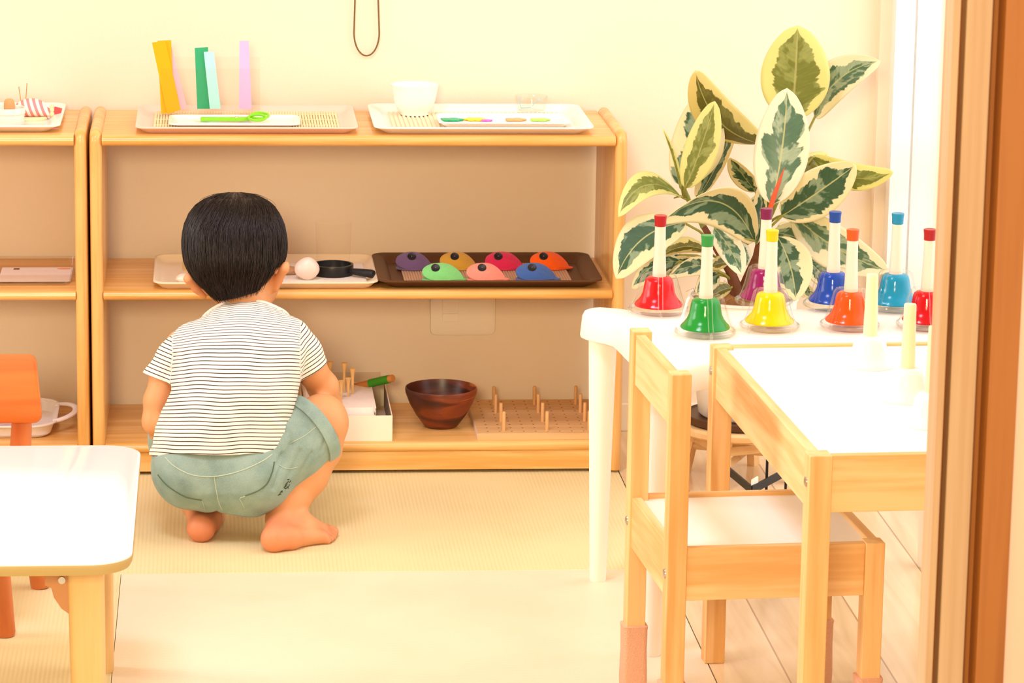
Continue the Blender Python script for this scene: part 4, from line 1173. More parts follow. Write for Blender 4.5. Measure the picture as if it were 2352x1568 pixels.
for k in range(70):
    a = rnd.uniform(0, 2*PI); r = rnd.uniform(0.02, 0.082)
    x, y = PX+r*math.cos(a), PY+r*math.sin(a); b0 = rnd.uniform(0, 2*PI); h_ = rnd.uniform(0.006, 0.020)
    mb.tube([(x, y, ZS+0.006), (x+0.010*math.cos(b0), y+0.010*math.sin(b0), ZS+0.010+h_), (x+0.022*math.cos(b0), y+0.022*math.sin(b0), ZS+0.012+h_*0.5)], 0.0004, n=4)
tag(mb.build('coir_fibre', mat('coir_fibre', srgb(176, 130, 82), 0.9), plant), kind='stuff')

def leaf_mat(name, cream, green, grey, olive_mix=0.0, trans=0.35):
    m, nt, b = _new(name)
    N = nt.nodes.new; Lk = nt.links.new
    uv = N('ShaderNodeUVMap'); sp = N('ShaderNodeSeparateXYZ'); Lk(uv.outputs[0], sp.inputs[0])
    def M(op, a, b_=None, c=None, clamp=False):
        n = N('ShaderNodeMath'); n.operation = op; n.use_clamp = clamp
        for i, v in enumerate((a, b_, c)):
            if v is None: continue
            if isinstance(v, (int, float)): n.inputs[i].default_value = v
            else: Lk(v, n.inputs[i])
        return n.outputs[0]
    v = M('MULTIPLY_ADD', sp.outputs['Y'], 2.0, -1.0)
    av = M('ABSOLUTE', v)
    u = sp.outputs['X']
    s = M('SUBTRACT', u, M('MULTIPLY', av, 0.16))
    oi = N('ShaderNodeObjectInfo')
    sgn = M('MULTIPLY', M('SIGN', v), 5.3)
    off = M('MULTIPLY_ADD', oi.outputs['Random'], 40.0, sgn)
    def noise(su, sv, seed, det=2):
        cb = N('ShaderNodeCombineXYZ')
        Lk(M('MULTIPLY', s, su), cb.inputs[0]); Lk(M('MULTIPLY', av, sv), cb.inputs[1]); Lk(M('ADD', off, seed), cb.inputs[2])
        n = N('ShaderNodeTexNoise'); n.inputs['Scale'].default_value = 1.0; n.inputs['Detail'].default_value = det
        Lk(cb.outputs[0], n.inputs['Vector']); return n.outputs['Fac']
    n1 = noise(11, 0.7, 0.0, 3); n1b = noise(3.2, 0.4, 3.0, 1); n2 = noise(6.0, 1.6, 9.0, 3); n3 = noise(40, 2.5, 17.0, 2)
    # lateral reach of the green middle, with ragged vein-wise edge
    edge = M('ADD', M('MULTIPLY_ADD', n1, 0.75, 0.13), M('MULTIPLY_ADD', n1b, 1.0, -0.40))
    tipf = M('MULTIPLY', M('SUBTRACT', 0.97, u), 5.0, clamp=True)
    edge = M('MULTIPLY', edge, tipf)
    inner = M('MULTIPLY_ADD', M('SUBTRACT', edge, av), 22.0, 0.5, clamp=True)
    mixn = N('ShaderNodeMix'); mixn.data_type = 'RGBA'
    mixn.inputs['A'].default_value = green; mixn.inputs['B'].default_value = grey
    Lk(M('MULTIPLY_ADD', M('SUBTRACT', n2, 0.53), 16.0, 0.5, clamp=True), mixn.inputs['Factor'])
    vv = N('ShaderNodeVectorMath'); vv.operation = 'SCALE'; Lk(mixn.outputs['Result'], vv.inputs[0])
    Lk(M('MULTIPLY_ADD', n3, 0.5, 0.75), vv.inputs['Scale'])
    mx2 = N('ShaderNodeMix'); mx2.data_type = 'RGBA'; mx2.inputs['A'].default_value = cream
    Lk(vv.outputs[0], mx2.inputs['B']); Lk(inner, mx2.inputs['Factor'])
    rib = M('MULTIPLY_ADD', M('SUBTRACT', 0.030, av), 60.0, 0.5, clamp=True)
    mx3 = N('ShaderNodeMix'); mx3.data_type = 'RGBA'; mx3.inputs['B'].default_value = srgb(206, 206, 140)
    Lk(mx2.outputs['Result'], mx3.inputs['A']); Lk(M('MULTIPLY', rib, 0.8), mx3.inputs['Factor'])
    Lk(mx3.outputs['Result'], b.inputs['Base Color'])
    b.inputs['Roughness'].default_value = 0.32
    b.inputs['Specular IOR Level'].default_value = 0.45
    tr = N('ShaderNodeBsdfTranslucent'); Lk(mx3.outputs['Result'], tr.inputs[0])
    ms = N('ShaderNodeMixShader'); ms.inputs[0].default_value = trans
    Lk(b.outputs[0], ms.inputs[1]); Lk(tr.outputs[0], ms.inputs[2])
    Lk(ms.outputs[0], nt.nodes['Material Output'].inputs['Surface'])
    bp = N('ShaderNodeBump'); bp.inputs['Strength'].default_value = 0.25; bp.inputs['Distance'].default_value = 0.001
    Lk(noise(26, 0.4, 30.0, 1), bp.inputs['Height']); Lk(bp.outputs[0], b.inputs['Normal'])
    return m
M_leaf = leaf_mat('leaf_upper', srgb(240, 230, 184), srgb(64, 100, 66), srgb(146, 168, 132))
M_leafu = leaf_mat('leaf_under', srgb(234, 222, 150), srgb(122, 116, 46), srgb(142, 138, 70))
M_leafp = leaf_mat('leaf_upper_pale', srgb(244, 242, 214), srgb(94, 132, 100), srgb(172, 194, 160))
M_leafy = leaf_mat('leaf_backlight_tint', srgb(240, 238, 170), srgb(150, 158, 80), srgb(178, 186, 112), trans=0.5)  # yellow leaf tone with the glow of backlight painted into its colours
M_pet = mat('petiole', srgb(150, 150, 70), 0.5)

def leaf(b0, t0, w, roll=0.0, bow=0.12, cup=0.10, side=1, m1=None, m2=None, stem=None, shape=0.88, droop=0.0, skew=0.0):
    """b0,t0: (px,py,y) of base and tip on the photo at a distance y; w: width in photo px;
    roll: turn about the midrib (degrees); bow: sideways arch of the midrib in the picture; side=1 upper face to the viewer"""
    B = np.array(Yp(*b0)); T = np.array(Yp(*t0))
    ax = T-B; L = np.linalg.norm(ax); ax /= L
    view = (B+T)/2-CAM; view /= np.linalg.norm(view)
    sv = np.cross(ax, view); sv /= np.linalg.norm(sv)      # in-picture side direction
    nv = np.cross(sv, ax)                                   # roughly along the view
    if nv.dot(view) > 0: nv = -nv; sv = -sv
    wm = w/FPX*np.linalg.norm((B+T)/2-CAM)/2
    a = math.radians(roll)
    nu, nw = 34, 16
    top = []; bot = []; uvs = []
    for i in range(nu+1):
        t = i/nu
        arch = bow*L*(4*t*(1-t))*0.5
        mid = B+ax*L*t + sv*arch + np.array([0, 0, -1])*droop*L*t*t + nv*0.02*L*math.sin(PI*t)
        wl = wm*(math.sin(PI*min(1, t**shape))**0.58)*(1 if t < 0.93 else 1)
        if t > 0.94: wl = min(wl, wm*max(0.004, 0.42*((1-t)/0.06)**1.1+0.03*(1-t)/0.06))
        if t < 0.02: wl = wm*0.05
        for j in range(nw+1):
            v = -1+2*j/nw
            ra = a + 0*v
            x = wl*v; d = cup*wl*abs(v)**1.5*(1.0)
            wav = 0.035*wl*math.sin(7*t+2.0*v+b0[0])*abs(v)
            p = mid + sv*(x*math.cos(ra) - skew*0) + nv*(x*math.sin(ra)+d*math.cos(ra)*side+wav) - sv*d*math.sin(ra)*side
            nrm = (nv*math.cos(ra)-sv*math.sin(ra))
            top.append(p+nrm*0.0005); bot.append(p-nrm*0.0005); uvs.append((t, (v+1)/2))
    n0 = len(top); vs = top+bot; fs = []; mi = []; fuv = []
    W2 = nw+1
    for i in range(nu):
        for j in range(nw):
            q = (i*W2+j, i*W2+j+1, (i+1)*W2+j+1, (i+1)*W2+j)
            fs.append(q); mi.append(0 if side > 0 else 1)
            fs.append(tuple(n0+k for k in reversed(q))); mi.append(1 if side > 0 else 0)
    per = [i*W2 for i in range(nu+1)]+[nu*W2+j for j in range(1, W2)]+[i*W2+nw for i in range(nu-1, -1, -1)]+[j for j in range(nw-1, 0, -1)]
    for k in range(len(per)):
        a_, b_ = per[k], per[(k+1) % len(per)]
        fs.append((a_, b_, n0+b_, n0+a_)); mi.append(0)
    alluv = uvs+uvs
    # petiole
    if stem is not None:
        S = np.array(Yp(*stem))
        mb = MB(); mb.tube([S, (S+B)/2+np.array([0, 0, 0.004]), B, B+ax*L*0.10], [0.0026, 0.0022, 0.0022, 0.0010], n=8)
        o_ = len(vs); vs = vs+[np.array(p) for p in mb.v]
        for f in mb.f: fs.append(tuple(o_+k for k in f)); mi.append(2)
        alluv = alluv+[(0.5, 0.5)]*len(mb.v)
    off = np.array(plant.location)
    me = bpy.data.meshes.new('leaf')
    me.from_pydata([tuple(p-off) for p in vs], [], fs)
    for m in (m1 or M_leaf, m2 or M_leafu, M_pet): me.materials.append(m)
    ul = me.uv_layers.new(name='UVMap')
    for pol in me.polygons:
        pol.material_index = mi[pol.index]; pol.use_smooth = True
        for li in pol.loop_indices: ul.data[li].uv = alluv[me.loops[li].vertex_index]
    o = bpy.data.objects.new('leaf', me); C.objects.link(o); o.parent = plant
    return o
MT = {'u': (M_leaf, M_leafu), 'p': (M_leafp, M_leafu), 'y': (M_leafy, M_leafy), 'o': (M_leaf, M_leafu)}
LV = [ # base, tip, width, roll, bow, cup, side, mats, stem
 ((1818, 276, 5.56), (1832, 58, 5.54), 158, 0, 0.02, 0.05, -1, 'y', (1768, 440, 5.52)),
 ((1872, 268, 5.62), (2022, 140, 5.56), 96, 25, -0.28, 0.25, 1, 'p', (1790, 450, 5.54)),
 ((1748, 330, 5.52), (1597, 161, 5.38), 98, 20, -0.22, 0.25, -1, 'o', (1752, 450, 5.50)),
 ((1566, 428, 5.47), (1612, 216, 5.50), 128, 20, 0.16, 0.10, 1, 'u', (1570, 450, 5.46)),
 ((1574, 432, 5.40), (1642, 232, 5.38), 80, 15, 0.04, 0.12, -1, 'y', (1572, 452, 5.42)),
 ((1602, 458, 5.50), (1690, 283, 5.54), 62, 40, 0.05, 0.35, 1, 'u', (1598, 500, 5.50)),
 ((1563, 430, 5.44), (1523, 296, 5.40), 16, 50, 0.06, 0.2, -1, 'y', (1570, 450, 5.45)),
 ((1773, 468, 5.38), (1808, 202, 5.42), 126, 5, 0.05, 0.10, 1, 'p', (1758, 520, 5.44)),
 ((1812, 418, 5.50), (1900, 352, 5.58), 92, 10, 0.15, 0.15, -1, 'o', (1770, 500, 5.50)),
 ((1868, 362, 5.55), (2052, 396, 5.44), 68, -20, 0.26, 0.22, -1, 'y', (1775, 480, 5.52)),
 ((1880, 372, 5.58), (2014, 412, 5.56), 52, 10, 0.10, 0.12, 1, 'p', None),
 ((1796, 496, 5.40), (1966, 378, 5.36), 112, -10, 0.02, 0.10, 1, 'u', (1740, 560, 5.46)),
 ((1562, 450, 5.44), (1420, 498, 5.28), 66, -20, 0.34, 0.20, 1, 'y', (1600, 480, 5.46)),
 ((1732, 552, 5.42), (1520, 508, 5.30), 110, 30, 0.46, 0.35, 1, 'u', (1738, 560, 5.45)),
 ((1572, 512, 5.36), (1415, 640, 5.26), 104, -12, 0.26, 0.12, 1, 'u', (1640, 560, 5.45)),
 ((1642, 524, 5.44), (1704, 632, 5.36), 62, 15, -0.08, 0.18, 1, 'p', (1690, 500, 5.47)),
 ((1736, 440, 5.50), (1676, 362, 5.46), 56, 35, 0.0, 0.25, 1, 'u', (1752, 500, 5.50)),
 ((1684, 508, 5.48), (1756, 440, 5.52), 44, 30, 0.20, 0.30, 1, 'o', (1735, 540, 5.50)),
 ((1738, 560, 5.42), (1752, 412, 5.44), 44, 40, 0.04, 0.30, 1, 'u', None),
 ((1786, 544, 5.40), (1828, 690, 5.30), 104, 5, -0.10, 0.10, 1, 'u', (1748, 590, 5.46)),
 ((1818, 488, 5.44), (2040, 622, 5.34), 104, -15, 0.12, 0.15, 1, 'p', (1752, 520, 5.46)),
 ((1772, 534, 5.46), (1892, 588, 5.40), 74, 20, -0.18, 0.2, 1, 'p', (1752, 540, 5.46)),
 ((1786, 520, 5.52), (1850, 540, 5.56), 56, 10, 0.2, 0.2, 1, 'u', None),
 ((1850, 592, 5.48), (1912, 662, 5.46), 62, 25, -0.05, 0.15, 1, 'u', (1760, 620, 5.48)),
 ((1842, 650, 5.46), (1876, 692, 5.42), 30, 25, 0.1, 0.2, 1, 'u', None),
 ((1622, 576, 5.42), (1500, 604, 5.32), 44, 40, 0.22, 0.35, -1, 'o', (1672, 620, 5.46)),
 ((1560, 600, 5.40), (1450, 662, 5.30), 56, 15, 0.20, 0.20, 1, 'u', (1650, 630, 5.46)),
 ((1600, 606, 5.44), (1496, 640, 5.40), 50, 20, 0.14, 0.2, 1, 'o', (1680, 640, 5.46)),
 ((1640, 618, 5.42), (1536, 634, 5.34), 46, 20, 0.18, 0.2, 1, 'u', (1686, 650, 5.47)),
 ((1650, 630, 5.45), (1598, 676, 5.38), 50, 15, 0.1, 0.2, 1, 'u', (1686, 650, 5.47)),
 ((1672, 604, 5.44), (1632, 612, 5.40), 34, 20, 0.1, 0.2, -1, 'o', (1686, 625, 5.46)),
 ((1690, 556, 5.50), (1716, 610, 5.48), 40, 20, -0.1, 0.2, 1, 'p', (1720, 560, 5.5)),
 ((1680, 660, 5.46), (1620, 690, 5.42), 40, 20, 0.1, 0.2, -1, 'o', (1690, 650, 5.47)),
 ((1560, 585, 5.50), (1530, 640, 5.48), 40, 20, 0.1, 0.2, 1, 'u', (1640, 600, 5.48)),
]
for b0, t0, w, roll, bow, cup, sd, mk, st_ in LV:
    leaf(b0, t0, w, roll, bow, cup, sd, MT[mk][0], MT[mk][1], st_)
# stems
M_stem = mat('stem_bark', srgb(112, 66, 40), 0.7, noise=0.25, nscale=80)
M_stemg = mat('stem_green', srgb(126, 134, 62), 0.6, noise=0.1)
def stem(pts, r, m): return MB().tube([Yp(*p) for p in pts], r, n=14).build('stem', m, plant)
stem([(1692, 705, 5.47), (1690, 660, 5.47), (1676, 620, 5.46), (1640, 560, 5.45), (1616, 520, 5.455)], [0.012, 0.011, 0.008, 0.006, 0.005], M_stem)
stem([(1616, 522, 5.455), (1602, 490, 5.46), (1582, 460, 5.45), (1568, 425, 5.44)], [0.005, 0.0046, 0.0042, 0.003], M_stemg)
stem([(1694, 700, 5.475), (1716, 640, 5.47), (1738, 590, 5.46), (1748, 540, 5.45)], [0.010, 0.008, 0.007, 0.006], M_stem)
stem([(1748, 542, 5.45), (1758, 490, 5.44), (1770, 450, 5.43)], [0.006, 0.0055, 0.0045], M_stemg)
stem([(1700, 700, 5.48), (1722, 665, 5.49), (1742, 600, 5.49), (1752, 500, 5.50)], [0.008, 0.006, 0.0055, 0.004], M_stemg)
MB().tube([Yp(1769, 478, 5.37), Yp(1778, 450, 5.37), Yp(1789, 420, 5.37), Yp(1802, 384, 5.372)], [0.004, 0.0042, 0.0030, 0.0003], n=12).build('leaf_bud', mat('red_sheath', srgb(214, 82, 44), 0.45), plant)
# ------------------------------------------------------------------ the squatting child, sculpted as smooth blended volumes
class Sculpt:
    """field of smoothly united tapered limbs and lofted trunks, meshed by surface nets"""
    def __init__(s, lo, hi, h):
        s.h = h; s.lo = np.array(lo)
        n = np.ceil((np.array(hi)-s.lo)/h).astype(int)+1
        s.n = n
        g = [s.lo[i]+h*np.arange(n[i]) for i in range(3)]
        s.X, s.Y, s.Z = np.meshgrid(*g, indexing='ij')
        s.F = np.full(tuple(n), 1.0)
    def _sl(s, lo, hi):
        a = np.clip(np.floor((np.array(lo)-s.lo)/s.h).astype(int), 0, s.n-1)
        b = np.clip(np.ceil((np.array(hi)-s.lo)/s.h).astype(int)+1, 1, s.n)
        return tuple(slice(a[i], max(b[i], a[i]+1)) for i in range(3))
    def _mix(s, sl, d, k):
        F = s.F[sl]
        hh = np.clip(0.5+0.5*(F-d)/k, 0, 1)
        s.F[sl] = F*(1-hh)+d*hh-k*hh*(1-hh)
    def limb(s, a, b, ra, rb, k=0.012):
        a, b = np.array(a), np.array(b); m = max(ra, rb)+3*k+0.01
        sl = s._sl(np.minimum(a, b)-m, np.maximum(a, b)+m)
        X, Y, Z = s.X[sl], s.Y[sl], s.Z[sl]
        ba = b-a; L2 = ba.dot(ba)+1e-12
        t = np.clip(((X-a[0])*ba[0]+(Y-a[1])*ba[1]+(Z-a[2])*ba[2])/L2, 0, 1)
        d = np.sqrt((X-a[0]-t*ba[0])**2+(Y-a[1]-t*ba[1])**2+(Z-a[2]-t*ba[2])**2)-(ra+(rb-ra)*t)
        s._mix(sl, d, k)
    def chain(s, pts, rs, k=0.012):
        for i in range(len(pts)-1): s.limb(pts[i], pts[i+1], rs[i], rs[i+1], k)
    def ell(s, c, r, k=0.012, ax=None):
        c = np.array(c); A = ax if ax is not None else np.array([RT, UP, FW])
        m = max(r)+3*k+0.01
        sl = s._sl(c-m, c+m)
        P = np.stack([s.X[sl]-c[0], s.Y[sl]-c[1], s.Z[sl]-c[2]], -1)@A.T
        q = P/np.array(r); k0 = np.linalg.norm(q, axis=-1); k1 = np.linalg.norm(q/np.array(r), axis=-1)+1e-9
        s._mix(sl, k0*(k0-1)/k1, k)
    def loft(s, tab, k=0.012, pw=2.3, inset=0.0):
        """tab rows: py, px_left, px_right, depth of near surface, depth of far surface"""
        T = np.array(tab, float)
        cor = np.array([Dp(x, r[0], dd) for r in tab for x in (r[1], r[2]) for dd in (r[3], r[4])])
        m = 3*k+0.015
        sl = s._sl(cor.min(0)-m, cor.max(0)+m)
        P = np.stack([s.X[sl], s.Y[sl], s.Z[sl]], -1)-CAM
        dep = P@FW; px = 1176+FPX*(P@RT)/dep; py = 784-FPX*(P@UP)/dep
        py_c = np.clip(py, T[0, 0], T[-1, 0])
        xl, xr, dn, df = (np.interp(py_c, T[:, 0], T[:, i]) for i in (1, 2, 3, 4))
        sc_ = dep/FPX
        hw = np.maximum((xr-xl)/2*sc_-inset, 0.002); hd = np.maximum((df-dn)/2-inset, 0.002)
        u = np.abs(px-(xl+xr)/2)*sc_/hw; w = np.abs(dep-(dn+df)/2)/hd
        rr = (u**pw+w**pw)**(1/pw)
        d = (rr-1)*np.minimum(hw, hd)
        d2 = np.abs(py-(T[0, 0]+T[-1, 0])/2)*sc_-((T[-1, 0]-T[0, 0])/2*sc_-inset)
        d = np.where(d2 > 0, np.sqrt(np.maximum(d, 0)**2+d2**2)+np.minimum(d, 0)*0, np.maximum(d, d2))
        s._mix(sl, d, k)
    def mesh(s):
        F = s.F; n = F.shape; ins = F < 0
        cnt = np.zeros(tuple(np.array(n)-1)); acc = np.zeros(cnt.shape+(3,))
        edges = []
        for ax in range(3):
            a = [slice(None)]*3; b = [slice(None)]*3
            a[ax] = slice(0, -1); b[ax] = slice(1, None)
            cr = ins[tuple(a)] != ins[tuple(b)]
            I = np.argwhere(cr)
            fa = F[tuple(a)][cr]; fb = F[tuple(b)][cr]
            t = fa/(fa-fb)
            p = I.astype(float); p[:, ax] += t
            o1, o2 = [x for x in range(3) if x != ax]
            ok = (I[:, o1] > 0) & (I[:, o2] > 0) & (I[:, o1] < n[o1]-1) & (I[:, o2] < n[o2]-1)
            I, p, fl = I[ok], p[ok], ins[tuple(a)][cr][ok]
            for d1 in (0, -1):
                for d2 in (0, -1):
                    J = I.copy(); J[:, o1] += d1; J[:, o2] += d2
                    np.add.at(cnt, tuple(J.T), 1); np.add.at(acc, tuple(J.T), p)
            edges.append((ax, o1, o2, I, fl))
        idx = np.full(cnt.shape, -1); m = cnt > 0
        idx[m] = np.arange(m.sum())
        V = s.lo+s.h*(acc[m]/cnt[m][:, None])
        faces = []
        for ax, o1, o2, I, fl in edges:
            q = []
            for d1, d2 in ((0, 0), (-1, 0), (-1, -1), (0, -1)):
                J = I.copy(); J[:, o1] += d1; J[:, o2] += d2
                q.append(idx[tuple(J.T)])
            q = np.stack(q, 1)
            flip = fl if ax != 1 else ~fl
            q[~flip] = q[~flip][:, ::-1]
            faces.append(q)
        return V, np.concatenate(faces)

def body_obj(V, Fc, name, mats, parent, attrs=None, relax=2, cuts=(), post=None, thick=0.0, uvfn=None):
    me = bpy.data.meshes.new(name)
    bm = bmesh.new()
    off = np.array(parent.location)
    vs = [bm.verts.new(tuple(v)) for v in V]
    for q in Fc:
        try: bm.faces.new([vs[i] for i in q])
        except ValueError: pass
    for _ in range(relax):
        bmesh.ops.smooth_vert(bm, verts=bm.verts, factor=0.5, use_axis_x=True, use_axis_y=True, use_axis_z=True)
    bmesh.ops.recalc_face_normals(bm, faces=bm.faces)
    for co, no, sel in cuts:          # trim cloth along a plane, only near the given place
        g = [f for f in bm.faces if sel(f.calc_center_median())]
        es = {e for f in g for e in f.edges}; vv = {v for f in g for v in f.verts}
        bmesh.ops.bisect_plane(bm, geom=list(vv)+list(es)+g, plane_co=co, plane_no=no, clear_outer=False, clear_inner=False)
        kill = [f for f in bm.faces if sel(f.calc_center_median()) and (f.calc_center_median()-Vector(co)).dot(Vector(no)) > 1e-6]
        bmesh.ops.delete(bm, geom=kill, context='FACES')
        loose = [v for v in bm.verts if not v.link_faces]
        bmesh.ops.delete(bm, geom=loose, context='VERTS')
    if post: 
        for v in bm.verts: v.co = post(v.co, v.normal)
    bm.to_mesh(me); bm.free()
    co = np.zeros(len(me.vertices)*3); me.vertices.foreach_get('co', co); co = co.reshape(-1, 3)
    for nm, fn in (attrs or {}).items():
        at = me.attributes.new(nm, 'FLOAT', 'POINT'); at.data.foreach_set('value', fn(co).astype(np.float32))
    me.vertices.foreach_set('co', (co-off).ravel())
    for m in (mats if isinstance(mats, list) else [mats]): me.materials.append(m)
    for p in me.polygons: p.use_smooth = True
    me.update()
    o = bpy.data.objects.new(name, me); C.objects.link(o); o.parent = parent
    if thick:
        so = o.modifiers.new('cloth', 'SOLIDIFY'); so.thickness = thick; so.offset = -1
    return o

kid_loc = np.array([0.03, 5.20, 0.0])
kid = thing('person', 'small child with short black hair squatting barefoot before the shelf in a striped shirt', 'person', tuple(kid_loc))
def pxof(P):
    q = P-CAM; d = q@FW
    return 1176+FPX*(q@RT)/d, 784-FPX*(q@UP)/d, d
r5 = lambda px, d=5.33: px*d/FPX
def onfloor(px, py, r):          # centre of a ball of radius r resting on the mat
    p = Zp(px, py, r); return p

# skin tones with pinker heels, toes and ears
m_skin, nt, b = _new('skin')
at = nt.nodes.new('ShaderNodeAttribute'); at.attribute_name = 'pink'
mx = nt.nodes.new('ShaderNodeMix'); mx.data_type = 'RGBA'
mx.inputs['A'].default_value = srgb(218, 156, 106); mx.inputs['B'].default_value = srgb(216, 120, 84)
nt.links.new(at.outputs['Fac'], mx.inputs['Factor'])
nz = nt.nodes.new('ShaderNodeTexNoise'); nz.inputs['Scale'].default_value = 60
tc = nt.nodes.new('ShaderNodeTexCoord'); nt.links.new(tc.outputs['Object'], nz.inputs['Vector'])
vm = nt.nodes.new('ShaderNodeVectorMath'); vm.operation = 'SCALE'
mr = nt.nodes.new('ShaderNodeMapRange'); mr.inputs['To Min'].default_value = 0.94; mr.inputs['To Max'].default_value = 1.06
nt.links.new(nz.outputs['Fac'], mr.inputs['Value']); nt.links.new(mr.outputs[0], vm.inputs['Scale'])
nt.links.new(mx.outputs['Result'], vm.inputs[0]); nt.links.new(vm.outputs[0], b.inputs['Base Color'])
b.inputs['Roughness'].default_value = 0.5; b.inputs['Specular IOR Level'].default_value = 0.3
b.inputs['Subsurface Weight'].default_value = 0.15
b.inputs['Subsurface Radius'].default_value = (0.008, 0.003, 0.0015); b.inputs['Subsurface Scale'].default_value = 1.0

# ---- body
S = Sculpt((-0.115, 5.03, -0.008), (0.24, 5.62, 0.60), 0.0028)
# torso under the shirt
S.loft([(735, 470, 665, 5.315, 5.42), (775, 425, 690, 5.268, 5.42), (860, 408, 680, 5.245, 5.41), (960, 385, 655, 5.240, 5.40), (1040, 372, 640, 5.250, 5.40)], 0.02, inset=0.004)
S.ell(Dp(500, 1085, 5.315), (0.082, 0.052, 0.060), 0.02)
# neck and head (skull reaches under the hair)
S.limb(Dp(574, 745, 5.365), Dp(556, 650, 5.365), r5(58), r5(55), 0.02)
S.ell(Dp(541, 560, 5.375), (r5(110), r5(108), 0.082), 0.015)
S.ell(Dp(560, 625, 5.400), (r5(86), r5(66), 0.060), 0.015)       # cheeks and jaw
S.ell(Dp(601, 668, 5.405), (r5(34), r5(36), 0.030), 0.02)
S.ell(Dp(520, 672, 5.420), (r5(40), r5(30), 0.030), 0.02)
S.ell(Dp(568, 680, 5.446), (r5(26), r5(20), 0.014), 0.02)       # chin
S.limb(Dp(563, 598, 5.450), Dp(567, 620, 5.459), r5(7), r5(10), 0.010)   # nose
S.ell(Dp(569, 655, 5.462), (r5(17), r5(4), 0.0045), 0.008)        # lips
S.ell(Dp(569, 663, 5.461), (r5(15), r5(4), 0.0045), 0.008)
# ears
S.chain([Dp(632, 664, 5.372), Dp(638, 645, 5.366), Dp(653, 616, 5.348), Dp(657, 608, 5.352)], [r5(8), r5(10), r5(11), r5(9)], 0.005)
S.chain([Dp(628, 660, 5.392), Dp(632, 630, 5.392)], [r5(12), r5(15)], 0.008)
S.chain([Dp(469, 681, 5.372), Dp(450, 663, 5.364), Dp(432, 640, 5.348), Dp(432, 633, 5.352)], [r5(7), r5(9), r5(10), r5(8)], 0.005)
S.chain([Dp(474, 670, 5.395), Dp(452, 640, 5.395)], [r5(11), r5(14)], 0.008)
# arms
shR, elR, wrR = Dp(690, 790, 5.352), Dp(756, 930, 5.425), Dp(712, 985, 5.505)
S.chain([shR, Dp(716, 850, 5.368), Dp(742, 888, 5.395), elR], [r5(36), r5(33), r5(33), r5(28)], 0.014)
S.chain([elR, Dp(742, 955, 5.455), wrR], [r5(28), r5(26), r5(18)], 0.012)
shL, elL, wrL = Dp(415, 790, 5.35), Dp(356, 968, 5.335), Dp(408, 1020, 5.47)
S.chain([shL, Dp(378, 870, 5.340), Dp(362, 920, 5.335), elL], [r5(34), r5(31), r5(29), r5(27)], 0.014)
S.chain([elL, Dp(372, 1000, 5.40), wrL], [r5(27), r5(25), r5(18)], 0.012)
# legs
hipR, knR, anR = Dp(590, 1070, 5.312), Dp(739, 963, 5.345), Dp(648, 1188, 5.312)
S.chain([hipR, Dp(680, 1005, 5.330), knR], [r5(72), r5(68), r5(60)], 0.016)
S.chain([Dp(744, 982, 5.345), Dp(736, 1030, 5.345), Dp(702, 1090, 5.338), Dp(664, 1150, 5.322), anR], [r5(52), r5(47), r5(50), r5(43), r5(35)], 0.012)
hipL, knL, anL = Dp(440, 1075, 5.315), Dp(408, 965, 5.475), Dp(470, 1190, 5.355)
S.chain([hipL, Dp(420, 1010, 5.41), knL], [r5(70), r5(64), r5(54)], 0.016)
S.chain([knL, Dp(430, 1070, 5.44), Dp(458, 1150, 5.38), anL], [r5(48), r5(52), r5(42), r5(34)], 0.012)
# right foot, seen from its outer side, toes to the right
rh = 0.0185
f0 = onfloor(629, 1238, rh)
S.chain([anR, f0], [r5(34), rh], 0.012)
S.chain([f0, onfloor(668, 1236, 0.0165), onfloor(706, 1228, 0.0140)], [rh, 0.0165, 0.0140], 0.010)
S.chain([anR+np.array([0.005, 0.012, 0.0]), onfloor(694, 1208, 0.024), onfloor(738, 1219, 0.0135)], [r5(30), 0.020, 0.0135], 0.012)
S.chain([onfloor(690, 1234, 0.013), onfloor(742, 1233, 0.0105)], [0.013, 0.0105], 0.010)
for (x, y, r, bx_, by_) in ((768, 1221, 0.0078, 748, 1214), (768, 1229, 0.0058, 748, 1222), (765, 1234, 0.0054, 745, 1228), (761, 1238, 0.0052, 741, 1233), (755, 1242, 0.0050, 736, 1238)):
    S.chain([onfloor(bx_, by_, r+0.002), onfloor((x+bx_)/2+4, (y+by_)/2, r+0.0015), onfloor(x, y, r)], [r*1.05, r*0.95, r], 0.003)
# left foot: heel towards the viewer, toes away
lh = 0.0195
g0 = onfloor(462, 1213, lh)
S.chain([anL, g0], [r5(33), lh], 0.012)
gt = np.array([0.012, 0.100, 0.0])
S.chain([g0, g0+gt*0.5, g0+gt*0.9], [lh, 0.019, 0.0145], 0.012)
S.chain([anL, g0+gt*0.55+np.array([0, 0, 0.010])], [r5(31), 0.020], 0.014)
pr_ = np.array([0.98, 0.18, 0])
for i in range(5):
    bb = g0+gt*0.92+pr_*(-0.018+0.009*i); bb[2] = 0.009
    rr = 0.0078 if i == 4 else 0.0055-0.0002*i
    tt = bb+gt/np.linalg.norm(gt)*(0.019-0.0018*(4-i)); tt[2] = rr
    S.chain([bb, tt], [rr*1.1, rr], 0.003)
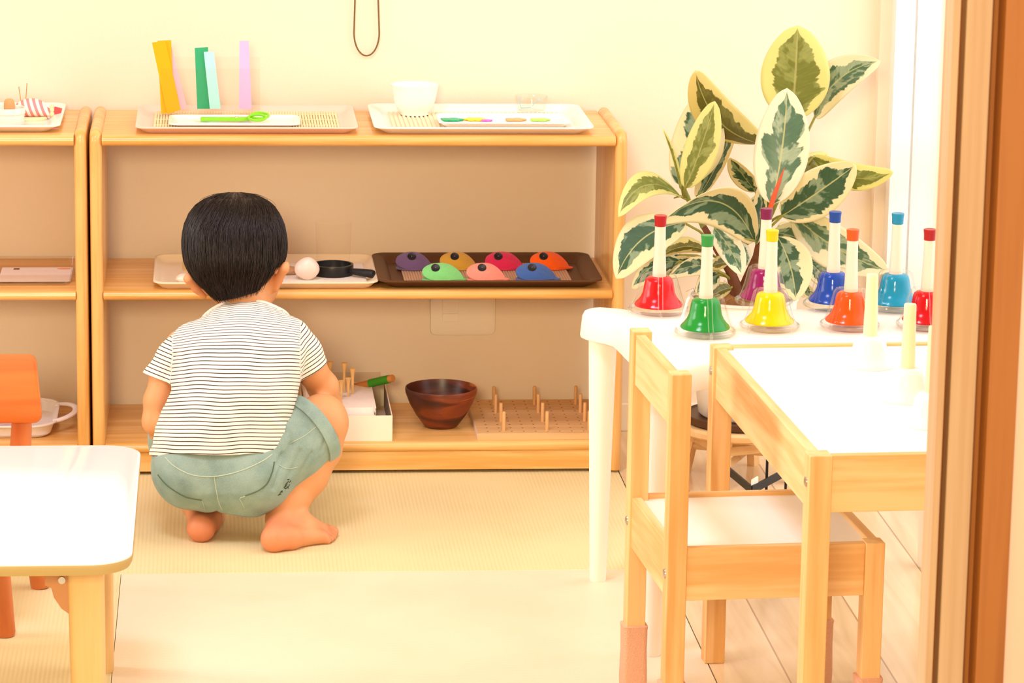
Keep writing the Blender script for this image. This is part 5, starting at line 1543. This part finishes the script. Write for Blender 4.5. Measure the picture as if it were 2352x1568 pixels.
# hands
def hand(S, wr, fdir, up, flip, curl=0.5, sc=0.86):
    f = fdir/np.linalg.norm(fdir); u = up-f*up.dot(f); u /= np.linalg.norm(u); side = np.cross(f, u)*flip
    A = np.array([side, u, f])
    pc = wr+f*0.024*sc
    S.ell(pc, (0.021*sc, 0.0105*sc, 0.026*sc), 0.006, A)
    for i, (o_, L) in enumerate(((-0.0155, 0.033), (-0.0052, 0.038), (0.0052, 0.035), (0.0150, 0.027))):
        b0 = wr+f*0.042*sc+side*o_*sc
        c1 = b0+(f*math.cos(curl)-u*math.sin(curl))*L*0.5*sc+side*o_*0.12
        c2 = c1+(f*math.cos(curl*2.1)-u*math.sin(curl*2.1))*L*0.5*sc
        S.chain([b0, c1, c2], [0.0058*sc, 0.0053*sc, 0.0046*sc], 0.0022)
    t0 = wr+f*0.012*sc-side*0.016*sc; t1 = t0+f*0.018*sc-side*0.013*sc-u*0.003; t2 = t1+f*0.014*sc-side*0.002-u*0.007
    S.chain([t0, t1, t2], [0.0078*sc, 0.0062*sc, 0.0050*sc], 0.003)
hand(S, wrR, np.array([-0.30, 0.90, -0.20]), np.array([0, 0.2, 1.0]), 1)
hand(S, wrL, np.array([0.30, 0.90, -0.15]), np.array([0, 0.2, 1.0]), -1)
V, Fc = S.mesh()
heelR, heelL = onfloor(625, 1240, 0.012), onfloor(462, 1220, 0.012); toeR = onfloor(762, 1230, 0.008)
earR, earL = Dp(648, 625, 5.37), Dp(445, 650, 5.375)
def pinkness(co):
    o = np.zeros(len(co))
    for c, r, s in ((heelR, 0.045, 0.9), (heelL, 0.045, 1.0), (toeR, 0.035, 0.6), (earR, 0.022, 0.45), (earL, 0.022, 0.6)):
        o = np.maximum(o, s*np.exp(-(np.linalg.norm(co-c, axis=1)/r)**2))
    return o
body_obj(V, Fc, 'body', m_skin, kid, {'pink': pinkness}, relax=2, post=lambda P, N_: Vector((P.x, P.y, max(P.z, 0.0004))))
# eyes
M_eye = mat('dark_eye', srgb(30, 22, 18), 0.2, 0.5)
M_eyew = mat('eye_white', srgb(236, 230, 224), 0.3, 0.5)
for x in (540, 592):
    c = Dp(x, 590, 5.450)
    e = MB().ell(c, (0.0072, 0.0050, 0.0066), 20, 14, basis=np.array([RT, UP, FW])).build('eye', M_eyew, kid)
    MB().ell(c+FW*0.0052, (0.0046, 0.0046, 0.0026), 18, 10, basis=np.array([RT, UP, FW])).build('iris', M_eye, e)
    MB().tube([Dp(x-17, 570, 5.448), Dp(x, 566, 5.4545), Dp(x+17, 570, 5.448)], [0.0008, 0.0016, 0.0008], n=8).build('eyebrow', M_eye, kid)

# ---- shorts
G = Sculpt((-0.115, 5.03, 0.02), (0.23, 5.56, 0.30), 0.0028)
G.loft([(985, 372, 655, 5.245, 5.40), (1030, 358, 662, 5.236, 5.395), (1060, 354, 668, 5.232, 5.39), (1100, 362, 670, 5.230, 5.385), (1135, 388, 640, 5.236, 5.375), (1160, 425, 622, 5.250, 5.36), (1176, 470, 590, 5.272, 5.34)], 0.016, pw=2.2)
G.ell(Dp(432, 1085, 5.300), (r5(78), r5(84), 0.062), 0.02)
G.ell(Dp(578, 1095, 5.296), (r5(92), r5(88), 0.062), 0.02)
G.chain([Dp(600, 1068, 5.308), Dp(665, 1024, 5.322), Dp(720, 982, 5.338), Dp(772, 944, 5.354)], [r5(84), r5(83), r5(78), r5(76)], 0.016)
G.chain([hipL, Dp(420, 1010, 5.41), Dp(408, 960, 5.49)], [r5(78), r5(76), r5(70)], 0.016)
V2, F2 = G.mesh()
aR = Dp(760, 952, 5.362)-Dp(640, 1042, 5.315); aR /= np.linalg.norm(aR)
cuffR = Dp(722, 980, 5.339)
aL = knL-hipL; aL /= np.linalg.norm(aL); cuffL = Dp(411, 978, 5.452)
m_sh, nt, b = _new('sage_cotton')
tc = nt.nodes.new('ShaderNodeTexCoord')
n1 = nt.nodes.new('ShaderNodeTexNoise'); n1.inputs['Scale'].default_value = 900; n1.inputs['Detail'].default_value = 2
n2 = nt.nodes.new('ShaderNodeTexNoise'); n2.inputs['Scale'].default_value = 24; n2.inputs['Detail'].default_value = 3
for n_ in (n1, n2): nt.links.new(tc.outputs['Object'], n_.inputs['Vector'])
mm = nt.nodes.new('ShaderNodeMath'); mm.operation = 'MULTIPLY_ADD'; mm.inputs[1].default_value = 0.6
nt.links.new(n1.outputs['Fac'], mm.inputs[0]); nt.links.new(n2.outputs['Fac'], mm.inputs[2])
cr = nt.nodes.new('ShaderNodeValToRGB'); cr.color_ramp.elements[0].position = 0.5; cr.color_ramp.elements[1].position = 1.1
cr.color_ramp.elements[0].color = srgb(116, 142, 132); cr.color_ramp.elements[1].color = srgb(152, 176, 164)
nt.links.new(mm.outputs[0], cr.inputs[0]); nt.links.new(cr.outputs[0], b.inputs['Base Color'])
bp = nt.nodes.new('ShaderNodeBump'); bp.inputs['Strength'].default_value = 0.35; bp.inputs['Distance'].default_value = 0.001
nt.links.new(n1.outputs['Fac'], bp.inputs['Height']); nt.links.new(bp.outputs[0], b.inputs['Normal'])
b.inputs['Roughness'].default_value = 0.95; b.inputs['Specular IOR Level'].default_value = 0.1; b.inputs['Sheen Weight'].default_value = 0.2
def fold(P, N_):
    x, y, d = pxof(np.array(P))
    a = 0.0
    # diagonal gathers at the hip crease between seat and right thigh
    for x0, y0, x1, y1, w_, s in ((668, 1018, 628, 1120, 5, -0.0040), (690, 1035, 652, 1120, 5, -0.0030), (648, 1040, 640, 1065, 4, -0.0035), (716, 1040, 668, 1118, 4, -0.0025), (660, 985, 672, 1020, 4, -0.002), (738, 1035, 752, 1000, 5, -0.002), (645, 1045, 600, 1130, 6, -0.0016)):
        dx, dy = x1-x0, y1-y0; L2 = dx*dx+dy*dy
        t = max(0, min(1, ((x-x0)*dx+(y-y0)*dy)/L2))
        q = math.hypot(x-x0-t*dx, y-y0-t*dy)
        a += s*math.exp(-(q/w_)**2)
    # cleft seam
    a += -0.0022*math.exp(-((x-(492+0.06*(y-1090)))/7)**2)*(1 if 1095 < y < 1185 else 0)
    return Vector(P)+N_*a
V2b, F2b = V2, F2
sho = body_obj(V2, F2, 'shorts', m_sh, kid, relax=3, thick=0.0015, post=fold,
    cuts=[(Vector(cuffR), Vector(aR), lambda c: (np.array(c)-cuffR).dot(aR) > -0.02 and np.linalg.norm(np.cross(np.array(c)-cuffR, aR)) < 0.072),
          (Vector(cuffL), Vector(aL), lambda c: (np.array(c)-cuffL).dot(aL) > -0.02 and np.linalg.norm(np.cross(np.array(c)-cuffL, aL)) < 0.072),
          (Vector(Dp(510, 990, 5.3)), Vector(UP), lambda c: (np.array(c)-Dp(510, 990, 5.3)).dot(UP) > -0.02 and pxof(np.array(c))[0] < 655 and pxof(np.array(c))[2] < 5.40)])
# rolled cuff: a band along the trimmed leg opening
def cuff(center, axis, r, w_, name='cuff'):
    e1 = np.cross(axis, np.array([0, 0, 1.0])); e1 /= np.linalg.norm(e1); e2 = np.cross(axis, e1)
    prof = [(-w_, 0.0005), (-w_, 0.0030), (-w_*0.5, 0.0040), (-0.002, 0.0036), (0.0015, 0.0028), (0.0018, 0.0008), (0.0005, -0.0012), (-w_*0.5, -0.0008)]
    return e1, e2, prof
M_cuff = m_sh
def open_radius(cen, axis, dirs):
    """distance from the leg axis to the cloth in each direction"""
    me = sho.data; off = kid_loc
    P = np.array([tuple(v.co) for v in me.vertices])+off
    rel = P-cen; h = rel@axis
    near = (np.abs(h) < 0.006) & (np.linalg.norm(rel, axis=1) < 0.085)
    rel = rel[near]-np.outer(h[near], axis)
    out = []
    for d in dirs:
        c = rel@d/np.maximum(np.linalg.norm(rel, axis=1), 1e-6)
        w_ = np.exp((c-1)*200)
        out.append((np.linalg.norm(rel, axis=1)*w_).sum()/max(w_.sum(), 1e-9))
    return out
for cen, ax_ in ((cuffR, aR), (cuffL, aL)):
    e1, e2, prof = cuff(cen, ax_, 0, 0.0200)
    angs = np.linspace(0, 2*PI, 49)[:-1]
    dirs = [math.cos(a)*e1+math.sin(a)*e2 for a in angs]
    rad = np.array(open_radius(cen, ax_, dirs))
    rad = (np.roll(rad, 1)+rad*2+np.roll(rad, -1))/4
    rg = []
    for h_, dr in prof:
        rg.append([cen+ax_*h_+d*(r+dr-0.10*(-h_ if h_ < 0 else 0)*0) for d, r in zip(dirs, rad)])
    rg.append(rg[0])
    MB().rings(rg, False, False).build('cuff', m_sh, sho)
# seams, pockets and print stitched on the surface of the shorts
def surf_tree(o):
    dg = bpy.context.evaluated_depsgraph_get()
    me = o.data
    return BVHTree.FromPolygons([tuple(np.array(v.co)+kid_loc) for v in me.vertices], [tuple(p.vertices) for p in me.polygons])
tree = surf_tree(sho)
def drop(px, py, lift=0.0006):
    d = FW + RT*(px-1176)/FPX - UP*(py-784)/FPX
    d = d/np.linalg.norm(d)
    loc, nor, i, dist = tree.ray_cast(Vector(CAM), Vector(d))
    if loc is None: return None
    n = np.array(nor)
    if n.dot(d) > 0: n = -n
    return np.array(loc)+n*lift
def curve_px(pts, n=24):
    pts = np.array(pts, float); t = np.linspace(0, len(pts)-1, n)
    out = []
    for q in t:
        i = min(int(q), len(pts)-2); f_ = q-i
        p0, p1, p2, p3 = pts[max(i-1, 0)], pts[i], pts[i+1], pts[min(i+2, len(pts)-1)]
        out.append(0.5*((2*p1)+(-p0+p2)*f_+(2*p0-5*p1+4*p2-p3)*f_*f_+(-p0+3*p1-3*p2+p3)*f_**3))
    return out
def stitch(pts, r, name, m, par, lift=0.0003, n=24):
    P = [drop(x, y, lift) for x, y in curve_px(pts, n)]
    P = [p for p in P if p is not None]
    if len(P) > 2: return MB().tube(P, r, n=6).build(name, m, par)
M_seam = mat('sage_seam', srgb(182, 196, 172), 0.9, 0.1)
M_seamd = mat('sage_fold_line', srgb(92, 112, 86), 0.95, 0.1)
stitch([(380, 1050), (400, 1070), (440, 1090), (492, 1094), (550, 1082), (600, 1060), (625, 1043)], 0.0009, 'yoke_seam', M_seam, sho)
stitch([(492, 1094), (496, 1120), (502, 1150), (510, 1170)], 0.0007, 'centre_seam', M_seam, sho)
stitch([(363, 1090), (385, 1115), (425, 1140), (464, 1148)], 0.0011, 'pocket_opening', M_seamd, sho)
stitch([(464, 1148), (468, 1160), (471, 1173)], 0.0006, 'pocket_edge', M_seam, sho)
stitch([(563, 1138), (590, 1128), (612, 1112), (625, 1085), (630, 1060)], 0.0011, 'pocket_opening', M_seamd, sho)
stitch([(550, 1144), (556, 1155), (562, 1166)], 0.0006, 'pocket_edge', M_seam, sho)
stitch([(552, 1143), (563, 1139)], 0.0007, 'pocket_edge', M_seam, sho, n=6)
stitch([(666, 1018), (700, 1000), (735, 972)], 0.0006, 'side_seam', M_seam, sho)
stitch([(640, 1068), (656, 1075), (666, 1076), (684, 1072)], 0.0006, 'side_seam', M_seam, sho)
M_print = mat('black_print', srgb(52, 52, 22), 0.8)
mb = MB()
for sx_, sy_, dx_, dy_ in ((660, 1101, 4, -1), (657, 1110, 5, -6), (657, 1110, 2, 3), (664, 1107, 3, -4), (655, 1113, 1, 4), (652, 1118, 5, -3), (656, 1112, 0, 5), (660, 1118, 4, -6), (659, 1119, 3, 2), (652, 1120, 4, 1), (655, 1122, 5, -5),
                           (643, 1131, 5, -5), (641, 1134, 4, 0), (638, 1137, 5, -4), (645, 1127, 3, 3)):
    P = [drop(sx_+dx_*t_+1.2*math.sin(t_*3), sy_+dy_*t_, 0.0004) for t_ in np.linspace(0, 1, 5)]
    P = [p for p in P if p is not None]
    if len(P) > 2: mb.tube(P, 0.0006, n=5)
mb.build('printed_lettering', M_print, sho)

# ---- striped shirt
H = Sculpt((-0.125, 5.03, 0.10), (0.22, 5.52, 0.46), 0.0028)
TT = [(692, 520, 612, 5.325, 5.420), (712, 488, 648, 5.306, 5.425), (738, 448, 680, 5.282, 5.425), (768, 412, 700, 5.260, 5.42), (800, 398, 706, 5.246, 5.415), (840, 393, 698, 5.236, 5.41), (880, 388, 688, 5.229, 5.41), (920, 380, 680, 5.225, 5.405), (960, 368, 672, 5.224, 5.40), (1000, 352, 664, 5.224, 5.40), (1030, 345, 660, 5.226, 5.40), (1075, 350, 652, 5.228, 5.40)]
H.loft(TT, 0.014, pw=2.25)
H.chain([Dp(440, 785, 5.335), Dp(400, 820, 5.338), Dp(362, 872, 5.338), Dp(345, 905, 5.338)], [r5(44), r5(36), r5(33), r5(33)], 0.016)
H.chain([Dp(668, 775, 5.342), Dp(695, 812, 5.356), Dp(712, 852, 5.366), Dp(724, 892, 5.382)], [r5(46), r5(42), r5(40), r5(40)], 0.014)
V3, F3 = H.mesh()
axL = Dp(362, 872, 5.338)-Dp(410, 805, 5.338); axL /= np.linalg.norm(axL)
axL = -(0.90*UP+0.42*RT*1.0); axL = -UP*0.93-RT*0.36; axL /= np.linalg.norm(axL)
cL = Dp(363, 868, 5.338)
axR = -UP*0.84+RT*0.46+FW*0.26; axR /= np.linalg.norm(axR)
cR = Dp(712, 850, 5.366)
a_sl = np.array(Dp(396, 800, 5.338)); 
def stripe(co):
    px, py, d = pxof(co)
    # along the back: arc length grows with depth change near the shoulders
    s = (py-690.0)*5.3/FPX
    s = s + 0.45*np.clip(d-5.225, 0, 0.12)*np.where(py < 800, -1.0, 0.0)*np.clip((800-py)/110, 0, 1)
    arch = 0.0075*(((px-(540-0.03*(py-690)))/150.0)**2)*np.clip((1010-py)/330, -0.1, 1.0)
    s = s - arch
    s = s + 0.0012*np.sin(px/37.0+py/60.0)+0.0006*np.sin(px/17.0)
    # sleeves: measured along the arm
    tl = (co-cL)@axL; tr_ = (co-cR)@axR
    onL = (px < 398-0.10*(py-800)) & (py > 770) & (py < 900) & (px < 396)
    onR = (px > 690+0.0*(py-740)) & (py > 735) & (py < 900) & (px > 688-0.02*(py-735))
    s = np.where(onL, tl+0.2, s); s = np.where(onR, tr_*1.0+0.2+0.0018, s)
    return s/0.00625
m_st, nt, b = _new('striped_jersey')
at = nt.nodes.new('ShaderNodeAttribute'); at.attribute_name = 'stripe'
fr = nt.nodes.new('ShaderNodeMath'); fr.operation = 'FRACT'; nt.links.new(at.outputs['Fac'], fr.inputs[0])
cr = nt.nodes.new('ShaderNodeValToRGB')
e = cr.color_ramp.elements
e[0].position = 0.0; e[0].color = srgb(58, 44, 28)
e[1].position = 1.0; e[1].color = srgb(246, 236, 224)
q = e.new(0.20); q.color = srgb(58, 44, 28)
q = e.new(0.27); q.color = srgb(246, 236, 224)
q = e.new(0.95); q.color = srgb(246, 236, 224)
nt.links.new(fr.outputs[0], cr.inputs[0]); nt.links.new(cr.outputs[0], b.inputs['Base Color'])
b.inputs['Roughness'].default_value = 0.9; b.inputs['Specular IOR Level'].default_value = 0.1; b.inputs['Sheen Weight'].default_value = 0.15
def crease(P, N_):
    x, y, d = pxof(np.array(P))
    a = 0.0
    for x0, y0, x1, y1, w_, s in ((352, 1015, 385, 960, 6, -0.0026), (360, 985, 372, 935, 6, 0.0018), (388, 860, 402, 815, 5, -0.0035), (398, 835, 430, 800, 7, 0.0018), (690, 845, 684, 805, 4, -0.003), (660, 1000, 620, 960, 9, 0.0018), (668, 975, 600, 930, 8, -0.0012),
                                  (370, 900, 480, 880, 12, -0.0010), (345, 1035, 380, 1000, 6, 0.0020), (490, 718, 520, 700, 6, 0.0025), (470, 738, 515, 716, 6, -0.0020), (636, 722, 660, 745, 5, -0.0020), (560, 698, 640, 712, 5, -0.0015)):
        dx, dy = x1-x0, y1-y0; L2 = dx*dx+dy*dy
        t = max(0, min(1, ((x-x0)*dx+(y-y0)*dy)/L2))
        a += s*math.exp(-(math.hypot(x-x0-t*dx, y-y0-t*dy)/w_)**2)
    a += 0.0009*math.sin(x/26.0+y/70.0)*min(1, max(0, (y-720)/80))
    q = Vector(P)+N_*a
    # uneven hem, dipping at its right corner
    if y > 985 and d < 5.36:
        f_ = min(1, (y-985)/50)
        dip = 12*math.exp(-((x-640)/14)**2)+10*math.exp(-((x-356)/22)**2)-6*math.exp(-((x-590)/40)**2)
        q = q - Vector(UP)*(dip*f_*5.25/FPX)
        q = q + N_*0.002*f_*math.exp(-((x-640)/16)**2)
    return q
hemc = Dp(500, 1041, 5.3); hemn = -UP*1.0-RT*0.03
nkc = Dp(565, 697, 5.34); nkn = UP*0.86+FW*0.45; nkn = nkn/np.linalg.norm(nkn)
shirt = body_obj(V3, F3, 'shirt', m_st, kid, {'stripe': stripe}, relax=3, thick=0.0014, post=crease,
    cuts=[(Vector(hemc), Vector(hemn), lambda c: (np.array(c)-hemc).dot(hemn) > -0.02),
          (Vector(cL), Vector(axL), lambda c: np.linalg.norm(np.array(c)-cL) < 0.062 and pxof(np.array(c))[0] < 393 and (np.array(c)-cL).dot(axL) > -0.012),
          (Vector(cR), Vector(axR), lambda c: np.linalg.norm(np.array(c)-cR) < 0.066 and pxof(np.array(c))[0] > 684 and (np.array(c)-cR).dot(axR) > -0.012),
          (Vector(nkc), Vector(nkn), lambda c: (np.array(c)-nkc).dot(nkn) > -0.02)])
# collar band round the neck opening
tree = surf_tree(shirt)
bdry = {}
me = shirt.data
from collections import Counter
cnt_ = Counter()
for p in me.polygons:
    for ek in p.edge_keys: cnt_[ek] += 1
bv = {v for ek, n_ in cnt_.items() if n_ == 1 for v in ek}
ring = np.array([tuple(np.array(me.vertices[i].co)+kid_loc) for i in bv])
nr = ring[np.abs((ring-nkc)@nkn) < 0.004]
cc = nr.mean(0); e1 = RT-nkn*RT.dot(nkn); e1 /= np.linalg.norm(e1); e2 = np.cross(nkn, e1)
ang = np.arctan2((nr-cc)@e2, (nr-cc)@e1)
P = []
for a in np.linspace(-PI, PI, 49)[:-1]:
    dd = np.abs((ang-a+PI) % (2*PI)-PI); w_ = np.exp(-(dd/0.12)**2)
    P.append((nr*w_[:, None]).sum(0)/w_.sum())
M_col = mat('cream_rib', srgb(246, 236, 222), 0.9, 0.1, bump=0.4, nscale=700)
MB().tube([p+nkn*0.0006 for p in P], 0.0030, n=10, closed=True).build('collar', M_col, shirt)

# ---- hair: a close cap with combed strands
HT = np.array([(440, 8, 540), (446, 40, 539), (456, 66, 538), (470, 86, 538), (490, 103, 537.5), (515, 114, 538), (545, 119.5, 538.5), (575, 120, 539), (600, 118, 540), (622, 112, 540), (640, 102, 539), (655, 92, 540), (670, 82, 543), (685, 72, 546), (700, 62, 548)], float)
HT[4:, 1] -= 2.5
def hair_pt(py, a, lift=0.0):
    hw = np.interp(py, HT[:, 0], HT[:, 1]); cx_ = np.interp(py, HT[:, 0], HT[:, 2])
    k = hw/120.0
    cd = np.interp(py, [440, 560, 640, 700], [5.378, 5.376, 5.366, 5.352])
    hb = np.interp(py, [440, 446, 456, 470, 490, 515, 545, 575, 600, 622, 640, 655, 670, 685, 700], [0.004, 0.028, 0.045, 0.058, 0.070, 0.079, 0.085, 0.086, 0.084, 0.079, 0.072, 0.064, 0.055, 0.046, 0.040])
    d = cd-(hb+lift)*math.cos(a)
    if math.cos(a) < 0: d = cd-(hb*1.02+lift)*math.cos(a)
    return Dp(cx_+(hw+lift*FPX/5.37)*math.sin(a), py+0.0, d)
def hair_end(a):
    d = math.degrees((a+PI) % (2*PI)-PI)
    xs_ = [-180, -150, -120, -104, -92, -84, -76, -66, -58, -45, -20, 0, 20, 36, 46, 52, 58, 66, 76, 88, 100, 120, 150, 180]
    ys_ = [548, 552, 566, 590, 606, 622, 646, 664, 684, 692, 688, 684, 677, 672, 664, 646, 624, 610, 604, 598, 590, 566, 552, 548]
    return float(np.interp(d, xs_, ys_))
m_hair, nt, b = _new('black_hair')
tc = nt.nodes.new('ShaderNodeTexCoord'); mp = nt.nodes.new('ShaderNodeMapping'); mp.inputs['Scale'].default_value = (420, 420, 30)
n1 = nt.nodes.new('ShaderNodeTexNoise'); n1.inputs['Scale'].default_value = 1; n1.inputs['Detail'].default_value = 3
nt.links.new(tc.outputs['Object'], mp.inputs[0]); nt.links.new(mp.outputs[0], n1.inputs['Vector'])
cr = nt.nodes.new('ShaderNodeValToRGB'); cr.color_ramp.elements[0].position = 0.35; cr.color_ramp.elements[1].position = 0.7
cr.color_ramp.elements[0].color = srgb(12, 7, 5); cr.color_ramp.elements[1].color = srgb(48, 34, 27)
nt.links.new(n1.outputs['Fac'], cr.inputs[0]); nt.links.new(cr.outputs[0], b.inputs['Base Color'])
bp = nt.nodes.new('ShaderNodeBump'); bp.inputs['Strength'].default_value = 0.5; bp.inputs['Distance'].default_value = 0.0015
nt.links.new(n1.outputs['Fac'], bp.inputs['Height']); nt.links.new(bp.outputs[0], b.inputs['Normal'])
b.inputs['Roughness'].default_value = 0.36; b.inputs['Specular IOR Level'].default_value = 0.32
mb = MB()
na, nt_ = 96, 36
vs = []; fs = []
for i in range(nt_+1):
    for k in range(na):
        a = 2*PI*k/na-PI
        t = (i/nt_)**0.75
        py = 441+(hair_end(a)-441)*t
        th = 0.0005-0.0035*max(0, (t-0.90)/0.10)
        vs.append(hair_pt(py, a, th))
for i in range(nt_):
    for k in range(na):
        k2 = (k+1) % na
        fs.append((i*na+k, i*na+k2, (i+1)*na+k2, (i+1)*na+k))
fs.append(tuple(range(na)))
mb.add(vs, fs)
hr = random.Random(3)
for s_ in range(3200):
    a = hr.uniform(-PI, PI)
    if abs(a) > 2.2 and hr.random() < 0.5: continue
    t0 = abs(hr.gauss(0, 0.28)) if hr.random() < 0.75 else hr.uniform(0, 0.8)
    t0 = min(t0, 0.85); t1 = min(1.02, t0+hr.uniform(0.25, 0.55))
    if hr.random() < 0.3: t1 = hr.uniform(0.97, 1.035)
    sw = hr.gauss(0, 0.05); l0 = hr.uniform(0.0004, 0.0026); wv_ = hr.gauss(0, 0.0004)
    pts = []
    for q in range(8):
        f_ = q/7; t = t0+(t1-t0)*f_
        aa = a+sw*f_+0.25*(1-min(1, t*3))
        py = 441+(hair_end(a)-441)*t
        lf = l0*math.sin(PI*(0.15+0.75*f_))+wv_*f_-0.0035*max(0, (t-0.90)/0.10)*(0.5)
        pts.append(hair_pt(py, aa, lf+0.0004))
    mb.tube(pts, [0.00028, 0.0005, 0.0006, 0.0006, 0.0006, 0.0005, 0.0004, 0.00012], n=3, cap=False)
for s_ in range(34):       # a few loose flyaway hairs at the crown
    a = hr.uniform(-1.6, 1.6); L = hr.uniform(10, 40)
    pts = []
    for q in range(9):
        f_ = q/8
        p = hair_pt(442+L*f_, a+f_*0.5, 0.001+0.008*math.sin(PI*f_)*hr.uniform(0.9, 1.1))
        pts.append(p)
    mb.tube(pts, 0.00022, n=3, cap=False)
mb.build('hair', m_hair, kid, sharp=180)
